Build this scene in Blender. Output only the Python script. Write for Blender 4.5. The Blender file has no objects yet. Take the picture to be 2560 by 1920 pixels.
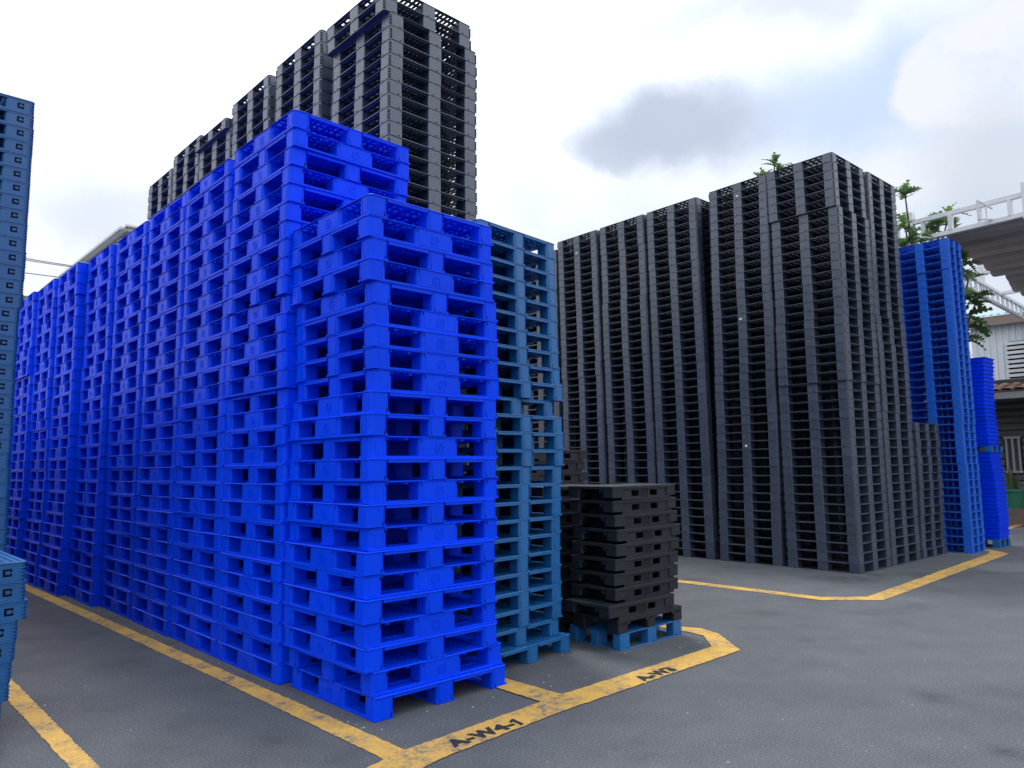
import bpy, math, random
import numpy as np
from mathutils import Vector, Matrix

random.seed(7)
scene = bpy.context.scene
COL = scene.collection
D = bpy.data

# ------------------------------------------------------------------ camera
CAM_F, CAM_P, CAM_R, CAM_H = 1854.36, 0.110407, -0.0128305, 1.58716
cp_, sp_ = math.cos(CAM_P), math.sin(CAM_P)
cr_, sr_ = math.cos(CAM_R), math.sin(CAM_R)
FWD = Vector((0, cp_, sp_)); RT0 = Vector((1, 0, 0)); UP0 = Vector((0, -sp_, cp_))
RT = RT0 * cr_ + UP0 * sr_
UP = -RT0 * sr_ + UP0 * cr_
cam = D.cameras.new('camera'); camo = D.objects.new('camera', cam); COL.objects.link(camo)
cam.sensor_fit = 'HORIZONTAL'; cam.sensor_width = 36.0
cam.lens = CAM_F / 2560 * 36.0
cam.clip_start = 0.05; cam.clip_end = 2000
M3 = Matrix((RT, UP, -FWD)).transposed()
camo.matrix_world = Matrix.Translation((0, 0, CAM_H)) @ M3.to_4x4()
scene.camera = camo

# ------------------------------------------------------------------ sky, sun, exposure
SUN_EL = math.radians(66)
SUN_AZ_VEC = Vector((-0.30, 0.95, 0)).normalized()      # sun stands high, ahead and a little to the left
world = D.worlds.new('World'); scene.world = world; world.use_nodes = True
nt = world.node_tree; nt.nodes.clear()


class NT:
    def __init__(s, t): s.t = t
    def n(s, typ, **kw):
        o = s.t.nodes.new(typ)
        for k, v in kw.items():
            if k.startswith('i_'):
                o.inputs[k[2:].replace('_', ' ')].default_value = v
            else:
                setattr(o, k, v)
        return o
    def l(s, a, b): s.t.links.new(a, b)
    def math(s, op, a, b=None, c=None, clamp=False):
        o = s.t.nodes.new('ShaderNodeMath'); o.operation = op; o.use_clamp = clamp
        for i, v in enumerate((a, b, c)):
            if v is None: continue
            if isinstance(v, (int, float)): o.inputs[i].default_value = v
            else: s.l(v, o.inputs[i])
        return o.outputs[0]
    def mix(s, fac, a, b, bt='MIX'):
        o = s.t.nodes.new('ShaderNodeMix'); o.data_type = 'RGBA'; o.blend_type = bt
        for i, v in ((0, fac), (6, a), (7, b)):
            if isinstance(v, (int, float)): o.inputs[i].default_value = v
            elif isinstance(v, tuple): o.inputs[i].default_value = v if len(v) == 4 else (*v, 1)
            else: s.l(v, o.inputs[i])
        return o.outputs[2]
    def ramp(s, fac, pts):
        o = s.t.nodes.new('ShaderNodeValToRGB'); s.l(fac, o.inputs[0])
        e = o.color_ramp.elements
        while len(e) < len(pts): e.new(0.5)
        for i, (p, c) in enumerate(pts):
            e[i].position = p
            e[i].color = (c, c, c, 1) if isinstance(c, (int, float)) else (*c, 1)
        return o.outputs[0]
    def noise(s, vec, scale, detail=4, rough=0.5, dist=0.0):
        o = s.t.nodes.new('ShaderNodeTexNoise'); s.l(vec, o.inputs['Vector'])
        o.inputs['Scale'].default_value = scale; o.inputs['Detail'].default_value = detail
        o.inputs['Roughness'].default_value = rough; o.inputs['Distortion'].default_value = dist
        return o.outputs


def pxdir(x, y):
    """World direction of a point of the photograph (used to place the clouds and far things where they stand)."""
    d = FWD * CAM_F + RT * (x - 1280) - UP * (y - 960)
    return d.normalized()


def pxat(x, y, dist):
    """Point at horizontal distance dist along that direction."""
    d = pxdir(x, y); k = dist / math.hypot(d.x, d.y)
    return Vector((0, 0, CAM_H)) + d * k


T = NT(nt)
wout = T.n('ShaderNodeOutputWorld'); bg = T.n('ShaderNodeBackground'); bg.inputs['Strength'].default_value = 0.12
T.l(bg.outputs[0], wout.inputs[0])
sky = T.n('ShaderNodeTexSky'); sky.sky_type = 'NISHITA'; sky.sun_disc = False
sky.sun_elevation = SUN_EL
sky.sun_rotation = math.atan2(SUN_AZ_VEC.x, SUN_AZ_VEC.y)
sky.air_density = 1.0; sky.dust_density = 1.5; sky.ozone_density = 1.0
tc = T.n('ShaderNodeTexCoord'); dvec = tc.outputs['Generated']
nz = T.noise(dvec, 2.6, 7, 0.55)
nz2 = T.noise(dvec, 6.5, 6, 0.6)
# distorted direction for ragged cloud edges
vm = T.n('ShaderNodeVectorMath', operation='SUBTRACT'); T.l(nz2[1], vm.inputs[0]); vm.inputs[1].default_value = (0.5, 0.5, 0.5)
vs = T.n('ShaderNodeVectorMath', operation='SCALE'); T.l(vm.outputs[0], vs.inputs[0]); vs.inputs['Scale'].default_value = 0.11
va = T.n('ShaderNodeVectorMath', operation='ADD'); T.l(dvec, va.inputs[0]); T.l(vs.outputs[0], va.inputs[1])
ddir = va.outputs[0]
sepz = T.n('ShaderNodeSeparateXYZ'); T.l(dvec, sepz.inputs[0])
# overcast gradient: brighter towards the zenith
grad = T.math('MULTIPLY_ADD', T.math('MAXIMUM', sepz.outputs[2], 0.0), 17.0, 4.2)
cloudn = T.ramp(nz[0], [(0.34, 0.74), (0.5, 0.96), (0.62, 1.1)])
cl = T.math('MULTIPLY', grad, cloudn)
comb = T.n('ShaderNodeCombineColor')
T.l(T.math('MULTIPLY', cl, 0.955), comb.inputs[0]); T.l(T.math('MULTIPLY', cl, 0.99), comb.inputs[1]); T.l(T.math('MULTIPLY', cl, 1.055), comb.inputs[2])
base_sky = T.mix(0.88, sky.outputs[0], comb.outputs[0])


def blob(x, y, ax, ay, soft0, soft1, src=None):
    """Soft elliptical mask round the direction of photo point (x, y); ax, ay are half sizes in photo pixels."""
    c = pxdir(x, y); e1 = Vector((0, 0, 1)).cross(c).normalized() * -1.0; e2 = e1.cross(c).normalized()
    def dotn(v, s):
        o = T.n('ShaderNodeVectorMath', operation='DOT_PRODUCT'); T.l(src or ddir, o.inputs[0]); o.inputs[1].default_value = v
        return T.math('MULTIPLY', o.outputs['Value'], s)
    a = dotn(e1, CAM_F / ax); b = dotn(e2, CAM_F / ay)
    front = T.n('ShaderNodeVectorMath', operation='DOT_PRODUCT'); T.l(dvec, front.inputs[0]); front.inputs[1].default_value = c
    r = T.math('SQRT', T.math('ADD', T.math('MULTIPLY', a, a), T.math('MULTIPLY', b, b)))
    mr = T.n('ShaderNodeMapRange', interpolation_type='SMOOTHSTEP'); T.l(r, mr.inputs[0])
    mr.inputs[1].default_value = soft0; mr.inputs[2].default_value = soft1; mr.inputs[3].default_value = 1; mr.inputs[4].default_value = 0
    return T.math('MULTIPLY', mr.outputs[0], T.math('GREATER_THAN', front.outputs['Value'], 0.2))


# thinner, bluish veil over the right half of the sky, blue gap, dark cloud, bright cumulus
s = base_sky
puff = T.ramp(T.noise(ddir, 9.0, 7, 0.6)[0], [(0.36, 0.35), (0.56, 1.0)])
s = T.mix(T.math('MULTIPLY', blob(2350, 330, 860, 560, 0.2, 1.25), 0.72), s, (5.13, 5.74, 6.87))
s = T.mix(T.math('MULTIPLY', blob(2170, 230, 320, 130, 0.3, 1.3), 0.65), s, (3.92, 5.13, 7.48))
s = T.mix(T.math('MULTIPLY', T.math('MULTIPLY', blob(2500, 160, 190, 130, 0.8, 1.02), 0.95), puff), s, (6.7, 6.87, 7.22))
s = T.mix(T.math('MULTIPLY', T.math('MULTIPLY', blob(2390, 210, 85, 60, 0.75, 1.05), 0.9), puff), s, (6.53, 6.79, 7.22))
s = T.mix(T.math('MULTIPLY', blob(2120, 470, 420, 70, 0.4, 1.3), 0.6), s, (6.87, 7.05, 7.48))
s = T.mix(T.math('MULTIPLY', blob(2520, 470, 160, 170, 0.4, 1.3), 0.55), s, (4.26, 4.7, 5.48))
s = T.mix(T.math('MULTIPLY', blob(1850, 10, 420, 60, 0.2, 1.3), 0.6), s, (4.35, 4.79, 5.74))
s = T.mix(T.math('MULTIPLY', blob(1680, 322, 255, 118, 0.35, 1.2), 0.95), s, (4.0, 4.52, 5.66))
s = T.mix(T.math('MULTIPLY', blob(1545, 375, 140, 70, 0.4, 1.15), 0.75), s, (4.09, 4.61, 5.74))
s = T.mix(T.math('MULTIPLY', blob(290, 520, 190, 90, 0.2, 1.3), 0.6), s, (4.87, 5.39, 6.44))
s = T.mix(T.math('MULTIPLY', blob(1330, 500, 120, 70, 0.2, 1.3), 0.35), s, (5.39, 5.83, 6.61))
T.l(s, bg.inputs['Color'])

sun = D.lights.new('sun', 'SUN'); suno = D.objects.new('sun', sun); COL.objects.link(suno)
sun.energy = 1.5; sun.angle = math.radians(11); sun.color = (1.0, 0.97, 0.92)
sd = Vector((SUN_AZ_VEC.x * math.cos(SUN_EL), SUN_AZ_VEC.y * math.cos(SUN_EL), math.sin(SUN_EL)))
suno.rotation_euler = sd.to_track_quat('Z', 'Y').to_euler()
suno.location = (0, 0, 30)

scene.view_settings.view_transform = 'Standard'
scene.view_settings.look = 'None'
scene.view_settings.exposure = 0.2
scene.view_settings.gamma = 1.0
scene.view_settings.use_curve_mapping = False
try:
    scene.cycles.max_bounces = 6; scene.cycles.diffuse_bounces = 4; scene.cycles.glossy_bounces = 2
    scene.cycles.use_adaptive_sampling = True
    scene.cycles.use_denoising = True
except Exception:
    pass

# ------------------------------------------------------------------ frames of the two blocks of stacks
class Frame:
    def __init__(s, x, y, yaw):
        s.o = Vector((x, y)); s.yaw = yaw
        s.a = Vector((math.cos(yaw), math.sin(yaw))); s.b = Vector((-math.sin(yaw), math.cos(yaw)))
    def p(s, u, v, z=0.0):
        q = s.o + s.a * u + s.b * v
        return Vector((q.x, q.y, z))


FF = Frame(-0.92763, 4.86655, 0.75667)
KF = Frame(4.9086, 10.76519, 0.72476)

# ------------------------------------------------------------------ materials
MATS = {}


def mat(name, rgb, rough=0.45, spec=0.5, var=0.06, nscale=9.0, bump=0.0, streak=0.0, dust=0.0, hue=0.0, scuff=None):
    if name in MATS: return MATS[name]
    m = D.materials.new(name); m.use_nodes = True; MATS[name] = m
    t = NT(m.node_tree); b = m.node_tree.nodes['Principled BSDF']
    tcn = t.n('ShaderNodeTexCoord'); obj = tcn.outputs['Object']
    oi = t.n('ShaderNodeObjectInfo'); geo = t.n('ShaderNodeNewGeometry')
    n1 = t.noise(geo.outputs['Position'], nscale, 6, 0.6)
    f = t.math('MULTIPLY_ADD', n1[0], var * 2, 1 - var)
    f = t.math('MULTIPLY', f, t.math('MULTIPLY_ADD', oi.outputs['Random'], var * 1.6, 1 - var * 0.8))
    if streak:
        mp = t.n('ShaderNodeMapping'); t.l(geo.outputs['Position'], mp.inputs[0]); mp.inputs['Scale'].default_value = (70, 70, 2.5)
        n2 = t.noise(mp.outputs[0], 1.0, 3, 0.6)
        f = t.math('MULTIPLY', f, t.math('MULTIPLY_ADD', n2[0], streak * 2, 1 - streak))
    col = t.mix(1.0, rgb, (1, 1, 1), 'MULTIPLY')
    vm_ = t.n('ShaderNodeVectorMath', operation='SCALE'); t.l(col, vm_.inputs[0]); t.l(f, vm_.inputs['Scale'])
    c = vm_.outputs[0]
    if dust:
        n3 = t.noise(geo.outputs['Position'], 3.1, 8, 0.7)
        dm = t.ramp(n3[0], [(0.45, 0.0), (0.75, dust)])
        c = t.mix(dm, c, (0.36, 0.35, 0.33))
    if scuff:                                        # pale scrapes, long and thin, in patches
        mp2 = t.n('ShaderNodeMapping'); t.l(geo.outputs['Position'], mp2.inputs[0]); mp2.inputs['Scale'].default_value = (9, 9, 75); mp2.inputs['Rotation'].default_value = (0.25, 0.15, 0)
        s1 = t.ramp(t.noise(mp2.outputs[0], 1.0, 5, 0.75)[0], [(0.60, 0.0), (0.68, 1.0)])
        s2 = t.ramp(t.noise(geo.outputs['Position'], 6.0, 4, 0.6)[0], [(0.45, 0.0), (0.62, 1.0)])
        s3 = t.ramp(t.noise(geo.outputs['Position'], 60.0, 4, 0.7)[0], [(0.63, 0.0), (0.70, 0.7)])
        c = t.mix(t.math('MULTIPLY', t.math('MULTIPLY', t.math('MAXIMUM', s1, s3), s2), scuff[3]), c, scuff[:3])
    t.l(c, b.inputs['Base Color'])
    rn = t.noise(geo.outputs['Position'], 24, 4, 0.6)
    t.l(t.math('MULTIPLY_ADD', rn[0], 0.25, rough - 0.12), b.inputs['Roughness'])
    b.inputs['Specular IOR Level'].default_value = spec
    if bump:
        bn = t.n('ShaderNodeBump'); bn.inputs['Strength'].default_value = bump; bn.inputs['Distance'].default_value = 0.002
        t.l(t.noise(geo.outputs['Position'], 160, 3, 0.6)[0], bn.inputs['Height']); t.l(bn.outputs[0], b.inputs['Normal'])
    return m


BRIGHT = mat('bright_blue_plastic', (0.000, 0.054, 0.84), 0.38, 0.12, 0.08, 7, 0.12, 0.06, 0.0, scuff=(0.10, 0.22, 0.85, 0.22))
STEEL = mat('steel_blue_plastic', (0.008, 0.118, 0.34), 0.38, 0.55, 0.08, 8, 0.15, 0.12, 0.02, scuff=(0.15, 0.26, 0.45, 0.3))
DBLUE = mat('worn_steel_blue_plastic', (0.004, 0.088, 0.27), 0.38, 0.55, 0.08, 8, 0.2, 0.10, 0.02, scuff=(0.15, 0.26, 0.42, 0.3))
NBLUE = mat('medium_blue_plastic', (0.006, 0.110, 0.60), 0.38, 0.5, 0.06, 8, 0.15, 0.06, 0.02)
GREY = mat('dark_grey_recycled_plastic', (0.036, 0.051, 0.088), 0.36, 1.0, 0.22, 10, 0.3, 0.26, 0.04, scuff=(0.17, 0.18, 0.21, 0.35))
BLACK = mat('black_recycled_plastic', (0.009, 0.013, 0.020), 0.5, 0.4, 0.14, 12, 0.3, 0.10, 0.02, scuff=(0.10, 0.10, 0.11, 0.2))
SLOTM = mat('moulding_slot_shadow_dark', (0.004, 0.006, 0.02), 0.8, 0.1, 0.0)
WHITE = mat('white_painted_steel', (0.62, 0.64, 0.66), 0.45, 0.5, 0.08, 6, 0.0, 0.0, 0.3)
GALV = mat('weathered_galvanised_sheet', (0.20, 0.20, 0.22), 0.5, 0.5, 0.12, 4, 0, 0, 0.15)
STICKER = mat('white_paper_sticker', (0.8, 0.8, 0.78), 0.7, 0.2, 0.02)

# asphalt
asp = D.materials.new('asphalt'); asp.use_nodes = True
t = NT(asp.node_tree); b = asp.node_tree.nodes['Principled BSDF']
geo = t.n('ShaderNodeNewGeometry'); P_ = geo.outputs['Position']
big = t.noise(P_, 0.35, 5, 0.6); mid = t.noise(P_, 2.2, 6, 0.65); fine = t.noise(P_, 95, 3, 0.7); grit = t.noise(P_, 260, 2, 0.7)
fmid = t.ramp(mid[0], [(0.25, 0.78), (0.5, 1.0), (0.78, 1.16)])
f = t.math('MULTIPLY', t.math('MULTIPLY_ADD', big[0], 0.7, 0.65), fmid)
f = t.math('MULTIPLY', f, t.ramp(fine[0], [(0.3, 0.5), (0.52, 1.0), (0.70, 2.1)]))
vmx = t.n('ShaderNodeVectorMath', operation='SCALE'); vmx.inputs[0].default_value = (0.080, 0.086, 0.096); t.l(f, vmx.inputs['Scale'])
vor = t.n('ShaderNodeTexVoronoi'); t.l(P_, vor.inputs['Vector']); vor.inputs['Scale'].default_value = 30; vor.inputs['Randomness'].default_value = 1.0
sel = t.n('ShaderNodeSeparateColor'); t.l(vor.outputs['Color'], sel.inputs[0])
spk = t.math('LESS_THAN', vor.outputs['Distance'], t.math('MULTIPLY_ADD', t.math('POWER', sel.outputs[1], 6.0), 0.22, 0.05))
spk = t.math('MULTIPLY', spk, t.math('GREATER_THAN', sel.outputs[0], 0.80))
c = t.mix(t.math('MULTIPLY', t.math('MULTIPLY', spk, t.ramp(mid[0], [(0.42, 0.1), (0.6, 1.0)])), 0.6), vmx.outputs[0], (0.42, 0.43, 0.42))
# oily stains
st = t.noise(P_, 0.9, 3, 0.5, 0.6); stm = t.ramp(st[0], [(0.60, 0.0), (0.70, 0.45)])
c = t.mix(stm, c, (0.035, 0.036, 0.04))
# tyre arcs: thin worn rings round two turning centres
for (cx, cy, rad, wd, am) in ((7.2, 2.2, 3.35, 0.06, 0.35), (7.4, 2.4, 4.6, 0.09, 0.22), (6.6, 3.0, 2.2, 0.05, 0.25), (3.0, 16.0, 9.4, 0.16, 0.18), (3.0, 16.0, 10.6, 0.16, 0.16)):
    vd = t.n('ShaderNodeVectorMath', operation='DISTANCE'); t.l(P_, vd.inputs[0]); vd.inputs[1].default_value = (cx, cy, 0)
    q = t.math('ABSOLUTE', t.math('SUBTRACT', vd.outputs['Value'], rad))
    q = t.math('SUBTRACT', 1.0, t.math('DIVIDE', q, wd), clamp=True)
    q = t.math('MULTIPLY', t.math('MULTIPLY', q, am), t.ramp(mid[0], [(0.4, 0.0), (0.6, 1.0)]))
    c = t.mix(q, c, (0.03, 0.03, 0.034))
def gpx(x, y):
    d_ = pxdir(x, y); k_ = -CAM_H / d_.z; return (d_.x * k_, d_.y * k_, 0)
# scuffs and oily patches where the lift trucks turn
pn = t.noise(P_, 5.0, 6, 0.75)
for (px_, py_, ru, am) in ((2095, 1447, 0.55, 0.6), (2180, 1440, 0.5, 0.5), (2335, 1742, 0.20, 0.5), (2520, 1880, 0.16, 0.5), (1905, 1530, 0.35, 0.3), (1230, 1700, 0.28, 0.4), (300, 1660, 0.35, 0.35),
                           (2010, 1600, 0.12, 0.35), (1700, 1450, 0.5, 0.35), (2330, 1440, 0.5, 0.45), (700, 1850, 0.25, 0.3), (1560, 1880, 0.3, 0.25)):
    vd = t.n('ShaderNodeVectorMath', operation='DISTANCE'); t.l(P_, vd.inputs[0]); vd.inputs[1].default_value = gpx(px_, py_)
    q = t.math('SUBTRACT', 1.0, t.math('DIVIDE', vd.outputs['Value'], ru), clamp=True)
    q = t.math('MULTIPLY', t.math('MULTIPLY', q, am * 1.8), t.ramp(pn[0], [(0.35, 0.0), (0.6, 1.0)]), clamp=True)
    c = t.mix(q, c, (0.025, 0.025, 0.028))
t.l(c, b.inputs['Base Color']); b.inputs['Roughness'].default_value = 0.82; b.inputs['Specular IOR Level'].default_value = 0.35
bn = t.n('ShaderNodeBump'); bn.inputs['Strength'].default_value = 0.5; bn.inputs['Distance'].default_value = 0.006
hh = t.math('ADD', fine[0], t.math('MULTIPLY', grit[0], 0.6)); t.l(hh, bn.inputs['Height']); t.l(bn.outputs[0], b.inputs['Normal'])

# worn yellow road paint
yel = D.materials.new('worn_yellow_paint'); yel.use_nodes = True
t = NT(yel.node_tree); b = yel.node_tree.nodes['Principled BSDF']
geo = t.n('ShaderNodeNewGeometry'); P_ = geo.outputs['Position']
n1 = t.noise(P_, 55, 6, 0.75); n2 = t.noise(P_, 3.0, 5, 0.6); n3 = t.noise(P_, 14, 6, 0.7)
dirt = t.math('MULTIPLY', t.ramp(n1[0], [(0.42, 0.0), (0.58, 1.0)]), t.ramp(n2[0], [(0.35, 0.5), (0.58, 1.0)]))
dirt2 = t.math('MULTIPLY', t.ramp(n3[0], [(0.47, 0.0), (0.62, 1.0)]), t.ramp(n2[0], [(0.42, 0.0), (0.56, 0.95)]))
c = t.mix(n2[0], (0.64, 0.385, 0.065), (0.54, 0.32, 0.07))
c = t.mix(t.math('MULTIPLY', dirt, 0.75), c, (0.24, 0.17, 0.09))
c = t.mix(dirt2, c, (0.13, 0.125, 0.12))
t.l(c, b.inputs['Base Color']); b.inputs['Roughness'].default_value = 0.7; b.inputs['Specular IOR Level'].default_value = 0.3
bn = t.n('ShaderNodeBump'); bn.inputs['Strength'].default_value = 0.4; bn.inputs['Distance'].default_value = 0.004
t.l(n1[0], bn.inputs['Height']); t.l(bn.outputs[0], b.inputs['Normal'])
INK = mat('black_stencil_paint', (0.018, 0.019, 0.024), 0.75, 0.3, 0.2, 60)


# ------------------------------------------------------------------ mesh building
class MB:
    def __init__(s): s.v = []; s.f = []; s.m = []
    def box(s, x0, x1, y0, y1, z0, z1, mi=0, rot=None, tp=0.0):
        """tp > 0 widens the top of the box by tp on every side."""
        k = len(s.v)
        pts = [(x0, y0, z0), (x1, y0, z0), (x1, y1, z0), (x0, y1, z0),
               (x0 - tp, y0 - tp, z1), (x1 + tp, y0 - tp, z1), (x1 + tp, y1 + tp, z1), (x0 - tp, y1 + tp, z1)]
        if rot is not None: pts = [tuple(rot @ Vector(p)) for p in pts]
        s.v += pts
        for q in ((0, 3, 2, 1), (4, 5, 6, 7), (0, 1, 5, 4), (1, 2, 6, 5), (2, 3, 7, 6), (3, 0, 4, 7)):
            s.f.append(tuple(k + i for i in q)); s.m.append(mi)
    def prism(s, poly, z0, z1, mi=0, ch=0.0, tp=0.0):
        """Extruded polygon with chamfered rims (ch) and a flare towards the top (tp)."""
        cx = sum(p[0] for p in poly) / len(poly); cy = sum(p[1] for p in poly) / len(poly)
        def sc(p, d):
            dx, dy = p[0] - cx, p[1] - cy
            hx = max(abs(q[0] - cx) for q in poly); hy = max(abs(q[1] - cy) for q in poly)
            return (cx + dx * (1 + d / hx), cy + dy * (1 + d / hy))
        rings = [(z0, -ch), (z0 + ch, 0), (z1 - ch, tp), (z1, tp - ch)] if ch > 0 else [(z0, 0), (z1, tp)]
        n = len(poly); base = len(s.v)
        for z, d in rings:
            for p in poly:
                q = sc(p, d); s.v.append((q[0], q[1], z))
        for r in range(len(rings) - 1):
            for i in range(n):
                j = (i + 1) % n
                s.f.append((base + r * n + i, base + r * n + j, base + (r + 1) * n + j, base + (r + 1) * n + i)); s.m.append(mi)
        s.f.append(tuple(base + i for i in reversed(range(n)))); s.m.append(mi)
        s.f.append(tuple(base + (len(rings) - 1) * n + i for i in range(n))); s.m.append(mi)
    def ring(s, hx, hy, r, prof, mi=0, seg=4):
        """Closed profile [(inset, z)...] swept round a rounded rectangle."""
        base = len(s.v); m = len(prof); loops = []
        for ins, z in prof:
            rr = max(0.001, r - ins); poly = rrect(-hx + ins, hx - ins, -hy + ins, hy - ins, rr, seg)
            loops.append([(p[0], p[1], z) for p in poly])
        n = len(loops[0])
        for L in loops: s.v += L
        for k in range(m):
            k2 = (k + 1) % m
            for i in range(n):
                j = (i + 1) % n
                s.f.append((base + k * n + i, base + k * n + j, base + k2 * n + j, base + k2 * n + i)); s.m.append(mi)
    def add(s, o, off=(0, 0, 0)):
        k = len(s.v); s.v += [(p[0] + off[0], p[1] + off[1], p[2] + off[2]) for p in o.v]
        s.f += [tuple(i + k for i in q) for q in o.f]; s.m += o.m
    def xf(s, M):
        s.v = [tuple(M @ Vector(p)) for p in s.v]; return s
    def tube(s, p0, p1, r, n=6, mi=0, r1=None):
        p0 = Vector(p0); p1 = Vector(p1); d = (p1 - p0).normalized()
        a = d.orthogonal().normalized(); b_ = d.cross(a); k = len(s.v); r1 = r if r1 is None else r1
        for p, rr in ((p0, r), (p1, r1)):
            for i in range(n):
                an = 2 * math.pi * i / n; s.v.append(tuple(p + (a * math.cos(an) + b_ * math.sin(an)) * rr))
        for i in range(n):
            j = (i + 1) % n; s.f.append((k + i, k + j, k + n + j, k + n + i)); s.m.append(mi)
        s.f.append(tuple(k + i for i in reversed(range(n)))); s.m.append(mi)
        s.f.append(tuple(k + n + i for i in range(n))); s.m.append(mi)
    def beam(s, p0, p1, w, h, mi=0):
        """Square section bar between two points, w wide and h high."""
        p0 = Vector(p0); p1 = Vector(p1); d = (p1 - p0).normalized()
        up = Vector((0, 0, 1)) if abs(d.z) < 0.95 else Vector((FF.b.x, FF.b.y, 0))
        sd_ = d.cross(up).normalized(); up = sd_.cross(d).normalized(); k = len(s.v)
        for p in (p0, p1):
            for (i, j) in ((-1, -1), (1, -1), (1, 1), (-1, 1)):
                s.v.append(tuple(p + sd_ * (w / 2 * i) + up * (h / 2 * j)))
        for q in ((3, 2, 1, 0), (4, 5, 6, 7), (0, 1, 5, 4), (1, 2, 6, 5), (2, 3, 7, 6), (3, 0, 4, 7)):
            s.f.append(tuple(k + i for i in q)); s.m.append(mi)
    def mesh(s, name, mats):
        me = D.meshes.new(name); me.from_pydata(s.v, [], s.f)
        for m in mats: me.materials.append(m)
        if max(s.m, default=0) > 0: me.polygons.foreach_set('material_index', s.m)
        me.validate(); me.update(); return me
    def obj(s, name, mats, parent=None):
        o = D.objects.new(name, s.mesh(name, mats if isinstance(mats, (list, tuple)) else [mats])); COL.objects.link(o)
        if parent is not None: o.parent = parent
        return o


def rrect(x0, x1, y0, y1, r, seg=4):
    rs = r if isinstance(r, (tuple, list)) else (r, r, r, r)   # corners: (x0,y0) (x1,y0) (x1,y1) (x0,y1)
    out = []
    for (cx, cy, rr, a0) in ((x0, y0, rs[0], 180), (x1, y0, rs[1], 270), (x1, y1, rs[2], 0), (x0, y1, rs[3], 90)):
        sx = 1 if cx == x0 else -1; sy = 1 if cy == y0 else -1
        for i in range(seg + 1):
            an = math.radians(a0 + 90 * i / seg)
            out.append((cx + sx * rr + rr * math.cos(an), cy + sy * rr + rr * math.sin(an)))
    return out


def tag(o, label=None, cat=None, group=None, kind=None):
    if label: o['label'] = label
    if cat: o['category'] = cat
    if group: o['group'] = group
    if kind: o['kind'] = kind
    return o


def empty(name, loc=(0, 0, 0), rz=0.0):
    e = D.objects.new(name, None); e.empty_display_size = 0.1; COL.objects.link(e); e.location = loc; e.rotation_euler = (0, 0, rz)
    return e


# ------------------------------------------------------------------ ground and markings
g = MB(); R_ = 600
g.v = [(-R_, -R_, 0), (R_, -R_, 0), (R_, R_, 0), (-R_, R_, 0)]; g.f = [(0, 1, 2, 3)]; g.m = [0]
tag(g.obj('ground', asp), 'dark grey asphalt yard surface speckled with pale grit', kind='structure')


def painted(outline, z, name, label, jag=0.005, mat_=None):
    """Thin painted strip: outline in the F frame, edges broken up as worn paint is."""
    rnd = random.Random(len(outline) * 7 + int(abs(outline[0][0]) * 100))
    pts = []
    n = len(outline)
    for i in range(n):
        p = Vector(outline[i]); q = Vector(outline[(i + 1) % n]); k = max(1, int((q - p).length / 0.035))
        nrm = Vector((-(q - p).y, (q - p).x)).normalized()
        for j in range(k):
            r = p.lerp(q, j / k) + nrm * (rnd.uniform(-jag, jag) if j else 0)
            pts.append(r)
    m = MB()
    m.v = [tuple(FF.p(p.x, p.y, z)) for p in pts]; m.f = [tuple(range(len(pts)))]; m.m = [0]
    o = m.obj(name, mat_ or yel); tag(o, label, kind='structure'); return o


painted([(-0.27, -0.60), (-0.11, -0.56), (-0.15, 1.5), (-0.22, 5.0), (-0.32, 9.0), (-0.42, 14.0), (-0.58, 14.0), (-0.46, 9.0), (-0.36, 5.0), (-0.29, 1.5)], 0.004,
        'painted_line', 'worn yellow bay line running beside the long bright blue row')
painted([(-0.60, -0.70), (-0.39, -0.612), (-0.11, -0.555), (1.24, -0.49), (3.15, -0.50), (3.47, -0.22), (3.50, -0.05), (3.49, 0.4), (3.49, 7.5), (3.66, 7.5), (3.66, 0.12), (3.72, -0.03), (3.63, -0.28), (3.21, -0.74), (0.93, -0.735), (-0.05, -0.80), (-0.60, -0.92)], 0.006,
        'painted_line', 'wide yellow bay line carrying the black stencilled bay codes')
painted([(1.03, -0.52), (1.25, -0.52), (1.24, 0.1), (1.20, 1.4), (1.02, 1.4), (1.04, 0.1)], 0.008,
        'painted_line', 'short yellow cross line emerging from under the front blue stack')
painted([(-1.42, 0.0), (-1.42, 2.6), (-1.46, 5.0), (-1.59, 5.0), (-1.55, 2.6), (-1.53, 0.0)], 0.004,
        'painted_line', 'worn yellow line in the lower left corner beside the low stack')
painted([(5.96, -0.22), (6.43, -0.72), (12.32, -0.60), (12.72, -0.20), (12.66, 0.3), (12.50, 0.3), (12.45, -0.28), (11.93, -0.36), (6.52, -0.50), (6.16, -0.12), (6.17, 4.2), (5.97, 4.2)], 0.004,
        'painted_line', 'thin yellow line with cut corner round the dark grey stacks', 0.006)
painted([(15.2, 0.52), (22.5, 0.82), (22.5, 0.98), (15.2, 0.68)], 0.004, 'painted_line', 'distant yellow line in front of the dark timber house', 0.006)


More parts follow.
